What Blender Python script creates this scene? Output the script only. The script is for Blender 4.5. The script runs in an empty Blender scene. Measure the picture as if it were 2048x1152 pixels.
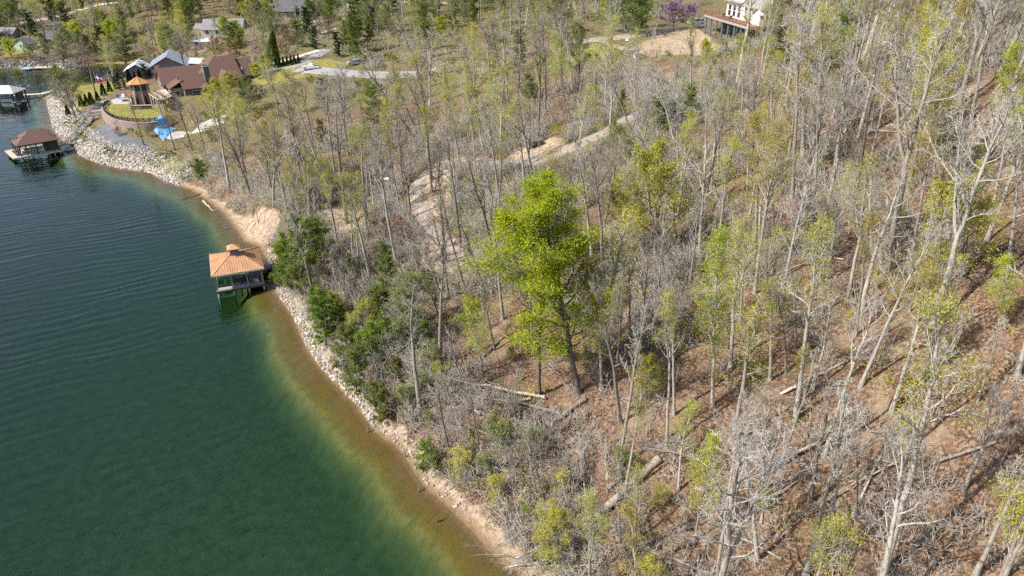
import bpy, math, random
import numpy as np
from mathutils import Vector

# ---------------------------------------------------------------- camera, sky, sun, exposure
scene = bpy.context.scene
COL = scene.collection
CAM_H, PITCH, FPX = 54.0, math.radians(27.5), 1365.0
cam_d = bpy.data.cameras.new('camera'); cam = bpy.data.objects.new('camera', cam_d); COL.objects.link(cam)
cam_d.lens = 24.0; cam_d.sensor_width = 36.0; cam_d.clip_start = 0.5; cam_d.clip_end = 9000
cam.location = (0, 0, CAM_H); cam.rotation_euler = (math.radians(90) - PITCH, 0, 0)
scene.camera = cam

SUN_EL = math.radians(45); SUN_AZ = math.atan2(-0.94, -0.34)      # towards the sun: left, a little behind the camera
world = bpy.data.worlds.new('World'); scene.world = world; world.use_nodes = True
wn = world.node_tree.nodes; wl = world.node_tree.links
sky = wn.new('ShaderNodeTexSky'); sky.sky_type = 'NISHITA'; sky.sun_disc = False
sky.sun_elevation = SUN_EL; sky.sun_rotation = SUN_AZ; sky.air_density = 1.0; sky.dust_density = 2.5
bg = wn['Background']; bg.inputs['Strength'].default_value = 0.115
wl.new(sky.outputs[0], bg.inputs['Color'])
sun_d = bpy.data.lights.new('sun', 'SUN'); sun_d.energy = 4.5; sun_d.angle = math.radians(0.5); sun_d.color = (1.0, 0.95, 0.87)
sun = bpy.data.objects.new('sun', sun_d); COL.objects.link(sun)
sdir = Vector((math.sin(SUN_AZ) * math.cos(SUN_EL), math.cos(SUN_AZ) * math.cos(SUN_EL), math.sin(SUN_EL)))
sun.rotation_euler = (-sdir).to_track_quat('-Z', 'Y').to_euler(); sun.location = (-80, -30, 160)
vs = scene.view_settings; vs.view_transform = 'Standard'; vs.look = 'None'; vs.exposure = 0.62; vs.gamma = 1.0; vs.use_curve_mapping = False
scene.render.engine = 'CYCLES'
scene.cycles.max_bounces = 5; scene.cycles.diffuse_bounces = 2; scene.cycles.glossy_bounces = 2
scene.cycles.transparent_max_bounces = 8; scene.cycles.transmission_bounces = 3; scene.cycles.volume_bounces = 0
scene.cycles.use_denoising = False; scene.cycles.use_adaptive_sampling = True; scene.cycles.adaptive_threshold = 0.03
scene.cycles.caustics_reflective = False; scene.cycles.caustics_refractive = False

# ---------------------------------------------------------------- pixels of the 2048x1152 photograph -> directions
SP, CP = math.sin(PITCH), math.cos(PITCH)
def ray(u, v):
    a = (u - 1024) / FPX; b = (v - 576) / FPX
    return np.array((a, CP - b * SP, -SP - b * CP))
def at_h(u, v, h):
    r = ray(u, v); t = (h - CAM_H) / r[2]
    return r * t + np.array((0, 0, CAM_H))
def project(p):
    x, y, z = p[0], p[1], p[2] - CAM_H
    zc = y * CP - z * SP; yc = y * SP + z * CP
    return 1024 + FPX * x / zc, 576 - FPX * yc / zc, zc

# ---------------------------------------------------------------- noise
def _hash(ix, iy, seed):
    h = (ix.astype(np.int64) * 374761393 + iy.astype(np.int64) * 668265263 + seed * 982451653) & 0x7fffffff
    h = ((h ^ (h >> 13)) * 1274126177) & 0x7fffffff
    return ((h ^ (h >> 16)) & 0xffff) / 65535.0
def vnoise(x, y, seed=0):
    ix, iy = np.floor(x), np.floor(y); fx, fy = x - ix, y - iy
    fx = fx * fx * (3 - 2 * fx); fy = fy * fy * (3 - 2 * fy)
    a = _hash(ix, iy, seed); b = _hash(ix + 1, iy, seed); c = _hash(ix, iy + 1, seed); d = _hash(ix + 1, iy + 1, seed)
    return (a * (1 - fx) + b * fx) * (1 - fy) + (c * (1 - fx) + d * fx) * fy
def fbm(x, y, seed=0, octs=4):
    s = 0; a = 0.5
    for k in range(octs):
        s = s + a * (vnoise(x * 2 ** k, y * 2 ** k, seed + k * 7) - 0.5); a *= 0.5
    return s * 2

# ---------------------------------------------------------------- shoreline and terrain heights
SHORE_PX = [(1030,1146),(985,1110),(940,1058),(905,1025),(876,996),(857,984),(834,954),(807,911),(788,889),(765,877),(746,862),(731,839),
            (708,808),(674,774),(639,736),(614,701),(597,663),(582,629),(561,602),(551,585),(545,560),(537,522),(517,493),(487,482),
            (477,465),(459,442),(446,426),(414,401),(382,380),(330,364),(299,346),(242,338),(198,328),(173,318),(158,311),(147,293),
            (126,282),(114,269),(105,256),(99,229),(94,206),(88,196),(97,186),(122,178),(136,168),(165,166),(231,164),(262,154),(285,143),
            (288,134),(255,128),(205,127),(165,133),(140,140),(120,140),(112,135),(75,136),(0,139)]
shore = [tuple(at_h(u, v, 0.0)[:2]) for u, v in SHORE_PX]
shore = [(60.0, -80.0), (32.0, -5.0), (20.0, 16.0), (8.5, 33.0)] + shore + [(-300, 318), (-420, 330), (-700, 420), (-1600, 600)]
LAND = np.array(shore + [(-1600, 3000), (1800, 3000), (1800, -400), (200, -400)])
SHORE = np.array(shore)
def poly_mask(px, py, poly):
    inside = np.zeros(px.shape, bool); n = len(poly)
    for i in range(n):
        x0, y0 = poly[i]; x1, y1 = poly[(i + 1) % n]
        if y0 == y1: continue
        c = ((y0 > py) != (y1 > py)) & (px < (x1 - x0) * (py - y0) / (y1 - y0) + x0)
        inside ^= c
    return inside
def dist_line(px, py, pts):
    d = np.full(px.shape, 1e9)
    for (x0, y0), (x1, y1) in zip(pts[:-1], pts[1:]):
        ex, ey = x1 - x0, y1 - y0; L = ex * ex + ey * ey + 1e-9
        t = np.clip(((px - x0) * ex + (py - y0) * ey) / L, 0, 1)
        d = np.minimum(d, (px - x0 - t * ex) ** 2 + (py - y0 - t * ey) ** 2)
    return np.sqrt(d)
CTRL = [(1155,785,7.5),(830,380,9),(860,330,11),(1000,330,13.5),(1200,270,20),(1060,285,16.5),(850,480,7),(880,520,6.5),(760,530,4),(680,430,4),(770,375,7),
        (650,560,3.5),(800,650,4.5),(900,800,4.0),(740,450,5),(600,400,7),(520,400,3),(480,400,2),(600,330,9),(700,300,11),(820,260,13.5),(900,210,15.5),
        (820,150,16),(710,130,16),(620,140,15),(560,150,13),(1000,150,21),(1000,220,18),(1110,190,21),(640,110,16.5),
        (1240,95,27),(1180,80,28),(1130,110,25.5),(1380,80,28.5),(1300,70,29),(1450,66,30.5),(1420,45,30.8),(1500,70,31.5),(1270,160,24),(1400,180,25.5),(1400,120,27.5),
        (1300,250,22),(1400,500,15.5),(1400,650,13),(1500,400,19),(1600,300,24),(1800,480,22),(1700,200,28.5),(1600,80,34),(1900,100,36),(1900,250,32),(2040,20,42),(2040,150,38),
        (2040,350,31),(2000,600,25),(1700,800,14.5),(1700,650,17.5),(2000,1000,15),(2040,800,20.5),(1800,1100,10.5),(1500,1100,7),(1200,1000,4.0),(1400,900,9),(1250,850,7.5),(1200,640,9),(1100,560,8.5),
        (1050,450,9.5),(1200,420,14),(980,650,6),(1100,950,3.2),
        (300,215,8.0),(340,205,8.5),(420,185,9.5),(480,170,11),(330,185,9.0),(360,150,8.0),(300,150,6.0),(430,130,11),(440,250,6.5),(390,262,5.0),(430,300,5.5),(360,320,1.8),
        (335,265,4.8),(239,266,4.6),(300,290,3.6),(200,310,1.2),(160,280,1.5),(190,245,3.8),(215,215,5.5),(150,180,2.5),(200,180,3.0),(230,175,3.5),(500,300,6),(560,250,9),(520,210,10.5),
        (250,118,4.0),(350,60,12),(440,60,15),(200,70,8),(150,105,4.0),(60,100,3.5),(30,60,9),(600,12,19),(540,40,17.5),(700,50,19.5),(780,90,18.5),(100,20,15),(250,15,17),(400,10,19),
        (900,8,25),(880,80,20.5),(1000,60,23),(1100,20,27),(1300,20,30.5),(1200,45,28.5),(1420,20,31.5)]
cx = [at_h(u, v, h) for u, v, h in CTRL]
extra = [(-300, 420, 14), (-420, 460, 20), (-200, 520, 24), (0, 520, 27), (200, 420, 36), (300, 250, 48), (220, 120, 52), (150, 60, 42), (120, 0, 36), (90, -60, 22), (60, 20, 15.5), (45, 5, 8.5), (-700, 620, 30), (400, 700, 40)]
cx += [np.array(e, float) for e in extra]
sh = SHORE[2:-1]
cx += [np.array((x, y, 0.4)) for x, y in sh]
CX = np.array(cx)
def tps(n): pass
_S = 100.0
P = CX[:, :2] / _S; N = len(P)
def _phi(r2): return np.where(r2 > 0, 0.5 * r2 * np.log(r2 + 1e-12), 0)
A = _phi(((P[:, None] - P[None]) ** 2).sum(-1)) + np.eye(N) * 0.004
Q = np.hstack([np.ones((N, 1)), P])
M = np.block([[A, Q], [Q.T, np.zeros((3, 3))]])
W = np.linalg.solve(M, np.concatenate([CX[:, 2], np.zeros(3)]))
def rbf(x, y):
    x = np.asarray(x, float) / _S; y = np.asarray(y, float) / _S
    out = W[N] + W[N + 1] * x + W[N + 2] * y
    for i in range(N):
        r2 = (x - P[i, 0]) ** 2 + (y - P[i, 1]) ** 2
        out = out + W[i] * _phi(r2)
    return out
gx = np.concatenate([np.linspace(-1600, -330, 26)[:-1], np.arange(-330, -70, 1.5), np.arange(-70, 84, 0.75), np.arange(84, 150, 1.6), np.linspace(150, 1800, 34)])
gy = np.concatenate([np.linspace(-400, 14, 18)[:-1], np.arange(14, 150, 0.75), np.arange(150, 262, 1.0), np.arange(262, 450, 1.7), np.linspace(450, 3000, 40)])
GX, GY = np.meshgrid(gx, gy)
land = poly_mask(GX, GY, LAND); sd = dist_line(GX, GY, SHORE); SD = np.where(land, sd, -sd)
far = np.clip((np.maximum(np.maximum(-330 - GX, GX - 170), np.maximum(GY - 450, 10 - GY))) / 250, 0, 1)
RB = rbf(GX, GY); RB = RB * (1 - far) + np.clip(RB, 8, 45) * far; RB = np.clip(RB, 0.3, 75)
def smooth(a, b, x):
    t = np.clip((x - a) / (b - a), 0, 1); return t * t * (3 - 2 * t)
wob = fbm(GX / 7, GY / 7, 3) * 1.4
dd = np.maximum(SD + wob * smooth(0, 4, np.abs(SD)), 0)
beach = 0.16 * dd
k_in = smooth(1.2, 6.0, dd)
HL = beach * (1 - k_in) + np.maximum(RB, 0.5 + 0.05 * dd) * k_in
dw = np.maximum(-SD + wob * 0.5 * smooth(0, 4, np.abs(SD)), 0)
HW = -(0.18 * np.minimum(dw, 3.2) + 0.05 * np.clip(dw - 3.2, 0, 0.8) + 0.85 * np.clip(dw - 4.0, 0, 3.3)) - 0.02 * np.clip(dw - 14, 0, 30)
H0 = np.where(SD > 0, HL, HW)

# raised lawn behind the curved retaining wall
PLAT_H = 7.3
WALL_PX = [(216,207),(209,212),(205,218),(208,225),(216,232),(228,238),(244,242),(262,244.5),(280,245.5),(300,245),(318,243)]
wall_pts = [at_h(u, v, PLAT_H)[:2] for u, v in WALL_PX]
plat = wall_pts + [at_h(u, v, PLAT_H)[:2] for u, v in ((340, 232), (345, 212), (318, 205), (290, 196), (262, 190), (235, 193))]
pm = poly_mask(GX, GY, plat); pdist = dist_line(GX, GY, plat + plat[:1])
back = dist_line(GX, GY, plat[len(wall_pts) - 1:] + plat[:1]) < 3.0
H0 = np.where(pm, PLAT_H, H0)
near_wall = (~pm) & (dist_line(GX, GY, wall_pts) < 9)
H0 = np.where(near_wall, np.minimum(H0, 5.3 - 0.22 * pdist), H0)

def grid_sample(G, x, y):
    x = np.asarray(x, float); y = np.asarray(y, float)
    i = np.clip(np.searchsorted(gx, x) - 1, 0, len(gx) - 2); j = np.clip(np.searchsorted(gy, y) - 1, 0, len(gy) - 2)
    tx = np.clip((x - gx[i]) / (gx[i + 1] - gx[i]), 0, 1); ty = np.clip((y - gy[j]) / (gy[j + 1] - gy[j]), 0, 1)
    return (G[j, i] * (1 - tx) + G[j, i + 1] * tx) * (1 - ty) + (G[j + 1, i] * (1 - tx) + G[j + 1, i + 1] * tx) * ty
HG = H0
def hz(x, y): return float(grid_sample(HG, x, y))
def ground(u, v, tmin=25, tmax=900):
    """the point of the ground that a pixel of the photograph looks at"""
    r = ray(u, v); ts = np.arange(tmin, tmax, 0.5)
    z = CAM_H + r[2] * ts; g = grid_sample(HG, r[0] * ts, r[1] * ts)
    hit = np.nonzero(z < g)[0]
    if len(hit) == 0: t = tmax
    elif hit[0] == 0: t = ts[0]
    else:
        k = hit[0]; a = z[k - 1] - g[k - 1]; b = g[k] - z[k]; t = ts[k - 1] + 0.5 * a / (a + b + 1e-9)
    x, y = r[0] * t, r[1] * t
    return np.array((x, y, hz(x, y)))

def catmull(pts, n=8):
    p = [np.array(q, float) for q in pts]; p = [2 * p[0] - p[1]] + p + [2 * p[-1] - p[-2]]; out = []
    for i in range(1, len(p) - 2):
        for k in range(n):
            t = k / n
            out.append(0.5 * ((2 * p[i]) + (-p[i - 1] + p[i + 1]) * t + (2 * p[i - 1] - 5 * p[i] + 4 * p[i + 1] - p[i + 2]) * t * t + (-p[i - 1] + 3 * p[i] - 3 * p[i + 1] + p[i + 2]) * t ** 3))
    out.append(p[-2]); return np.array(out)

# roads and paths, drawn in pixels, laid on the ground
ROADS = {
    'gravel_track': ([(1290,222),(1260,235),(1215,262),(1150,292),(1080,318),(1010,330),(940,322),(890,328),(848,352),(829,385),(836,415),(862,455),(890,485),(900,510),(880,522)], 3.0, 'gravel'),
    'parking_drive': ([(870,141),(830,148),(760,150),(690,146),(630,140),(600,137)], 7.0, 'gravel_grey'),
    'driveway': ([(655,98),(640,107),(618,120),(590,131),(545,138),(505,147)], 5.0, 'asphalt_pale'),
    'concrete_drive': ([(640,100),(600,112),(560,123),(525,130)], 3.4, 'concrete'),
    'hill_road': ([(1420,50),(1350,58),(1300,66),(1240,74),(1180,80),(1130,86)], 4.5, 'gravel'),
    'hill_path': ([(1195,80),(1225,90),(1250,98)], 2.2, 'gravel'),
    'far_road': ([(40,45),(110,34),(150,22),(195,10),(240,4)], 5.0, 'concrete'),
    'ridge_road': ([(700,3),(800,4),(900,6),(940,3)], 5.0, 'concrete'),
    'upper_lane': ([(590,46),(640,42),(690,36)], 4.0, 'concrete'),
    'yard_lane': ([(640,66),(665,58),(690,52)], 4.0, 'concrete'),
    'shore_track': ([(642,432),(660,424),(678,418),(695,412)], 2.2, 'gravel'),
    'garden_path': ([(120,260),(142,243),(165,228),(192,212),(212,200)], 3.0, 'gravel_grey'),
    'slate_slope': ([(190,258),(215,272),(245,284),(272,292),(292,296)], 5.5, 'slate_grey'),  # dark blue-grey strip laid on the slope below the retaining wall
    'dirt_ramp': ([(342,280),(370,270),(400,256),(425,246),(450,238)], 6.0, 'gravel_white'),
}
road_xy = {}; ROADD = np.full(GX.shape, 1e9)
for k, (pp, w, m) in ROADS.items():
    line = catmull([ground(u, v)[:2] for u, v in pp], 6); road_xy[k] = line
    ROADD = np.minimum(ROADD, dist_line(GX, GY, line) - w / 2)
# ground cover masks
def px_poly(pp, h=None): return [(at_h(u, v, h) if h is not None else ground(u, v))[:2] for u, v in pp]
LAWNS = [px_poly(p) for p in (
    [(122,178),(140,170),(235,167),(238,183),(205,195),(170,212),(160,222),(150,224),(133,215),(128,195)],
    [(1125,118),(1150,95),(1190,86),(1225,94),(1240,110),(1200,120),(1150,128)],
    [(0,112),(0,92),(40,88),(80,88),(95,100),(60,105)],
    [(505,158),(520,150),(600,143),(640,150),(570,160),(520,172)],
    [(545,146),(600,132),(620,128),(610,134),(560,148)],
    [(590,130),(660,118),(700,126),(690,136),(650,136)])]
LAWNS.append(plat)
grass = np.zeros(GX.shape)
for L in LAWNS:
    m = poly_mask(GX, GY, L); d = dist_line(GX, GY, L + L[:1]); grass = np.maximum(grass, smooth(-0.8, 0.8, np.where(m, d, -d)))
BARE = [px_poly(p) for p in (
    [(1255,100),(1290,85),(1330,65),(1390,55),(1420,75),(1440,95),(1400,115),(1340,105),(1290,115)],
    [(425,405),(470,430),(520,430),(570,440),(545,480),(520,495),(490,480),(465,445)],
    [(840,350),(900,330),(905,400),(880,440),(850,420)],
    [(640,425),(720,400),(735,440),(700,470),(660,450)],
    [(1020,300),(1110,270),(1140,290),(1080,330),(1020,330)],
    [(850,470),(930,480),(940,540),(860,550)],
    [(1750,690),(1790,700),(1790,725),(1755,725)],
    [(1385,545),(1430,540),(1425,590),(1390,590)],
    [(1300,410),(1350,395),(1345,430),(1310,440)])]
bare = np.zeros(GX.shape)
for L in BARE:
    m = poly_mask(GX, GY, L); d = dist_line(GX, GY, L + L[:1]); bare = np.maximum(bare, smooth(-1.5, 1.5, np.where(m, d, -d)))
bare = np.maximum(bare, smooth(2.7, 1.2, SD + fbm(GX / 3, GY / 3, 8) * 2.2) * (SD > -100))
# scrubby olive ground: far slopes and round the gravel track
scrub = np.clip(smooth(150, 200, GY) * (0.25 + 0.5 * smooth(-110, -60, GX)) + smooth(240, 300, GY) * .35 + smooth(205, 185, GY) * smooth(165, 180, GY) * smooth(-75, -95, GX) * .4 + smooth(26, 8, ROADD) * 0.45 + smooth(55, 75, GX) * 0.35 * smooth(40, 90, GY), 0, 0.85)
scrub = np.clip(scrub + fbm(GX / 11, GY / 11, 21) * 0.8, 0, 1) * (1 - grass)
_w0 = at_h(1409, 29, 34.5); _w1 = at_h(1494, 54, 34.5); _wd = dist_line(GX, GY, [tuple(_w0[:2] + np.array((7, 1))), tuple(_w1[:2] + np.array((7, 1)))])
H0 = np.where(_wd < 12, np.minimum(H0, 30.6 + .35 * np.maximum(0, _wd - 8)), H0)
quiet = np.clip(np.maximum(grass, smooth(2.5, 0.5, ROADD)), 0, 1)
rough = (fbm(GX / 14, GY / 14, 1) * 1.1 + fbm(GX / 3.2, GY / 3.2, 2) * 0.45) * (1 - quiet) * smooth(2, 9, SD) * smooth(1, 6, pdist)
H1 = H0 + rough + (fbm(GX / 1.6, GY / 1.6, 5) * 0.16) * (1 - quiet) * smooth(0.3, 2, SD)
# eroded little cliff behind the beach of the bay
H1 = H1 + 1.3 * smooth(3.4, 4.6, SD + wob) * smooth(14, 6, SD) * (1 - quiet) * smooth(95, 108, GY) * smooth(168, 150, GY)
HG = H1

# ---------------------------------------------------------------- materials
def nodes(name):
    m = bpy.data.materials.new(name); m.use_nodes = True
    nt = m.node_tree; b = nt.nodes['Principled BSDF']; return m, nt, b
def N_(nt, t, **kw):
    n = nt.nodes.new(t)
    for k, v in kw.items():
        if k in n.inputs: n.inputs[k].default_value = v
        else: setattr(n, k, v)
    return n
def ramp(nt, src, stops):
    r = nt.nodes.new('ShaderNodeValToRGB'); e = r.color_ramp.elements
    while len(e) < len(stops): e.new(0.5)
    for q, (p, c) in zip(e, stops): q.position = p; q.color = (c[0], c[1], c[2], 1)
    nt.links.new(src, r.inputs[0]); return r.outputs[0]
def mixc(nt, f, a, b, mode='MIX'):
    n = nt.nodes.new('ShaderNodeMix'); n.data_type = 'RGBA'; n.blend_type = mode
    for i, s in ((0, f), (6, a), (7, b)):
        if hasattr(s, 'is_output'): nt.links.new(s, n.inputs[i])
        elif i == 0: n.inputs[0].default_value = s
        else: n.inputs[i].default_value = (s[0], s[1], s[2], 1)
    return n.outputs[2]
def noise(nt, scale, detail=3, rough=0.6, co=None, dist=0.0, dim='3D'):
    n = N_(nt, 'ShaderNodeTexNoise', noise_dimensions=dim, Scale=scale, Detail=detail, Roughness=rough, Distortion=dist)
    if co is not None: nt.links.new(co, n.inputs['Vector'])
    return n.outputs['Fac']
def objco(nt): return nt.nodes.new('ShaderNodeTexCoord').outputs['Object']
def bump(nt, b, h, strength, dist=0.05):
    n = N_(nt, 'ShaderNodeBump', Strength=strength, Distance=dist); nt.links.new(h, n.inputs['Height']); nt.links.new(n.outputs[0], b.inputs['Normal']); return n
def plain(name, c, rough=0.8, var=0.25, scale=1.5, metal=0.0, bumpk=0.0, spec=0.3):
    m, nt, b = nodes(name); co = objco(nt)
    f = noise(nt, scale, 5, 0.65, co)
    col = ramp(nt, f, [(0.25, [q * (1 - var) for q in c]), (0.75, [min(1, q * (1 + var)) for q in c])])
    nt.links.new(col, b.inputs['Base Color']); b.inputs['Roughness'].default_value = rough; b.inputs['Metallic'].default_value = metal
    b.inputs['Specular IOR Level'].default_value = spec
    if bumpk: bump(nt, b, noise(nt, scale * 8, 4, 0.7, co), bumpk, 0.03)
    return m
MAT = {}
def ground_material():
    m, nt, b = nodes('woodland_ground'); L = nt.links; co = objco(nt)
    att = N_(nt, 'ShaderNodeAttribute', attribute_name='cover'); sep = nt.nodes.new('ShaderNodeSeparateColor'); L.new(att.outputs['Color'], sep.inputs[0])
    bed = N_(nt, 'ShaderNodeAttribute', attribute_name='bed')
    big = noise(nt, 0.13, 3, 0.7, co, dim='2D'); mid = noise(nt, 0.7, 3, 0.7, co, dim='2D'); fine = noise(nt, 4.5, 2, 0.8, co, dim='2D')
    vor = N_(nt, 'ShaderNodeTexVoronoi', voronoi_dimensions='2D', Scale=5.0); L.new(co, vor.inputs['Vector'])
    vsep = nt.nodes.new('ShaderNodeSeparateColor'); L.new(vor.outputs['Color'], vsep.inputs[0])
    litter = ramp(nt, fine, [(0.28, (0.045, 0.028, 0.019)), (0.43, (0.085, 0.054, 0.035)), (0.57, (0.175, 0.115, 0.075)), (0.75, (0.38, 0.28, 0.20))])
    litter = mixc(nt, ramp(nt, vsep.outputs[0], [(0.55, (0, 0, 0)), (0.95, (0.75, 0.75, 0.75))]), litter, (0.31, 0.225, 0.16))
    litter = mixc(nt, ramp(nt, vsep.outputs[1], [(0.6, (0, 0, 0)), (0.95, (0.8, 0.8, 0.8))]), litter, (0.07, 0.042, 0.032))
    litter = mixc(nt, ramp(nt, mid, [(0.42, (0, 0, 0)), (0.72, (0.55, 0.55, 0.55))]), litter, (0.215, 0.118, 0.07))
    litter = mixc(nt, ramp(nt, big, [(0.56, (0, 0, 0)), (0.7, (0.6, 0.6, 0.6))]), litter, (0.30, 0.235, 0.165))
    scr = ramp(nt, noise(nt, 2.2, 3, 0.75, co, dim='2D'), [(0.3, (0.06, 0.052, 0.022)), (0.5, (0.15, 0.135, 0.06)), (0.62, (0.26, 0.2, 0.125)), (0.75, (0.13, 0.17, 0.045))])
    edge = N_(nt, 'ShaderNodeMath', operation='MULTIPLY_ADD'); L.new(mid, edge.inputs[0]); edge.inputs[1].default_value = 0.9; edge.inputs[2].default_value = -0.45
    def soft(s, lo, hi):
        a = N_(nt, 'ShaderNodeMath', operation='ADD'); L.new(s, a.inputs[0]); L.new(edge.outputs[0], a.inputs[1])
        r = N_(nt, 'ShaderNodeMapRange'); r.inputs[1].default_value = lo; r.inputs[2].default_value = hi; L.new(a.outputs[0], r.inputs[0]); return r.outputs[0]
    col = mixc(nt, soft(att.outputs['Alpha'], 0.25, 0.75), litter, scr)
    sand = ramp(nt, noise(nt, 1.3, 3, 0.75, co, dim='2D'), [(0.3, (0.20, 0.14, 0.095)), (0.5, (0.37, 0.285, 0.205)), (0.7, (0.47, 0.385, 0.295))])
    sand = mixc(nt, ramp(nt, big, [(0.5, (0, 0, 0)), (0.66, (0.7, 0.7, 0.7))]), sand, (0.38, 0.27, 0.17))
    col = mixc(nt, soft(sep.outputs[1], 0.3, 0.7), col, sand)
    turf = ramp(nt, mid, [(0.3, (0.14, 0.14, 0.035)), (0.5, (0.23, 0.215, 0.06)), (0.7, (0.32, 0.27, 0.10))])
    gs = N_(nt, 'ShaderNodeMapRange'); gs.inputs[1].default_value = 0.35; gs.inputs[2].default_value = 0.65; L.new(sep.outputs[0], gs.inputs[0])
    col = mixc(nt, gs.outputs[0], col, turf)
    # lake bed: wet ochre sand by the shore, weedy green silt further out
    bedc = ramp(nt, bed.outputs['Fac'], [(0.0, (0.24, 0.155, 0.085)), (0.03, (0.15, 0.09, 0.03)), (0.105, (0.19, 0.125, 0.022)), (0.135, (0.21, 0.16, 0.03)), (0.16, (0.235, 0.20, 0.06)), (0.24, (0.18, 0.17, 0.08)), (0.34, (0.25, 0.24, 0.17)), (1.0, (0.28, 0.26, 0.23))])
    bedc = mixc(nt, ramp(nt, mid, [(0.35, (0, 0, 0)), (0.75, (0.6, 0.6, 0.6))]), bedc, (0.10, 0.085, 0.035))
    un = N_(nt, 'ShaderNodeMath', operation='GREATER_THAN'); L.new(bed.outputs['Fac'], un.inputs[0]); un.inputs[1].default_value = 0.0005
    sepz = nt.nodes.new('ShaderNodeSeparateXYZ'); L.new(co, sepz.inputs[0])
    wet = N_(nt, 'ShaderNodeMapRange'); wet.inputs[1].default_value = 0.22; wet.inputs[2].default_value = 0.03; L.new(sepz.outputs[2], wet.inputs[0])
    col = mixc(nt, wet.outputs[0], col, bedc)
    L.new(col, b.inputs['Base Color']); b.inputs['Roughness'].default_value = 0.95; b.inputs['Specular IOR Level'].default_value = 0.1
    bump(nt, b, fine, 1.0, 0.12)
    return m
MAT['ground'] = ground_material()
def water_material():
    m = bpy.data.materials.new('lake_water'); m.use_nodes = True; nt = m.node_tree; L = nt.links
    for n in list(nt.nodes): nt.nodes.remove(n)
    out = nt.nodes.new('ShaderNodeOutputMaterial'); co = objco(nt)
    tr = nt.nodes.new('ShaderNodeBsdfTransparent'); gl = N_(nt, 'ShaderNodeBsdfGlossy', Roughness=0.1); gl.inputs['Color'].default_value = (1, 1, 1, 1)
    mp = N_(nt, 'ShaderNodeMapping'); mp.inputs['Rotation'].default_value = (0, 0, math.radians(62)); L.new(co, mp.inputs['Vector'])
    warp = N_(nt, 'ShaderNodeTexNoise', Scale=0.06, Detail=2); L.new(mp.outputs[0], warp.inputs['Vector'])
    ad = N_(nt, 'ShaderNodeVectorMath', operation='MULTIPLY_ADD'); L.new(warp.outputs['Color'], ad.inputs[0]); ad.inputs[1].default_value = (6, 6, 0); L.new(mp.outputs[0], ad.inputs[2])
    st = N_(nt, 'ShaderNodeMapping'); st.inputs['Scale'].default_value = (1.0, 0.16, 1.0); L.new(ad.outputs[0], st.inputs['Vector'])
    n1 = N_(nt, 'ShaderNodeTexNoise', noise_dimensions='2D', Scale=0.62, Detail=3, Roughness=0.5); L.new(st.outputs[0], n1.inputs['Vector'])
    wv = N_(nt, 'ShaderNodeTexWave', Scale=0.15, Distortion=7.0, Detail=1.5); wv.inputs['Detail Scale'].default_value = 0.5; L.new(st.outputs[0], wv.inputs['Vector'])
    sm = N_(nt, 'ShaderNodeMath', operation='MULTIPLY_ADD'); L.new(wv.outputs['Fac'], sm.inputs[0]); sm.inputs[1].default_value = 0.22; L.new(n1.outputs['Fac'], sm.inputs[2])
    # wind is lighter close to the bank
    gust = N_(nt, 'ShaderNodeTexNoise', noise_dimensions='2D', Scale=0.035, Detail=3, Roughness=0.6); L.new(co, gust.inputs['Vector'])
    gm = N_(nt, 'ShaderNodeMapRange'); gm.inputs[1].default_value = 0.35; gm.inputs[2].default_value = 0.65; gm.inputs[3].default_value = 0.35; gm.inputs[4].default_value = 1.0; L.new(gust.outputs['Fac'], gm.inputs[0])
    bp = N_(nt, 'ShaderNodeBump', Distance=0.12); L.new(gm.outputs[0], bp.inputs['Strength']); L.new(sm.outputs[0], bp.inputs['Height']); L.new(bp.outputs[0], gl.inputs['Normal'])
    fr = N_(nt, 'ShaderNodeFresnel', IOR=1.36); L.new(bp.outputs[0], fr.inputs['Normal'])
    mx = nt.nodes.new('ShaderNodeMixShader'); L.new(fr.outputs[0], mx.inputs[0]); L.new(tr.outputs[0], mx.inputs[1]); L.new(gl.outputs[0], mx.inputs[2])
    L.new(mx.outputs[0], out.inputs['Surface'])
    va = N_(nt, 'ShaderNodeVolumeAbsorption', Density=0.60); va.inputs['Color'].default_value = (0.56, 0.745, 0.63, 1); L.new(va.outputs[0], out.inputs['Volume'])
    return m
MAT['water'] = water_material()
MAT['gravel'] = plain('pale_gravel', (0.29, 0.25, 0.205), 0.95, 0.5, .9, bumpk=0.6)
MAT['gravel_grey'] = plain('grey_gravel', (0.30, 0.285, 0.28), 0.95, 0.25, 0.8, bumpk=0.6)
MAT['gravel_white'] = plain('white_gravel', (0.45, 0.44, 0.42), 0.95, 0.3, 1.6, bumpk=0.8)
MAT['slate_grey'] = plain('dark_slate_grey', (0.12, 0.125, 0.14), .95, .35, .5, bumpk=.6)
MAT['concrete'] = plain('old_concrete', (0.50, 0.46, 0.41), 0.9, 0.18, 0.4)
MAT['asphalt_pale'] = plain('worn_asphalt', (0.26, 0.26, 0.27), 0.9, 0.2, 0.5)

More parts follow.
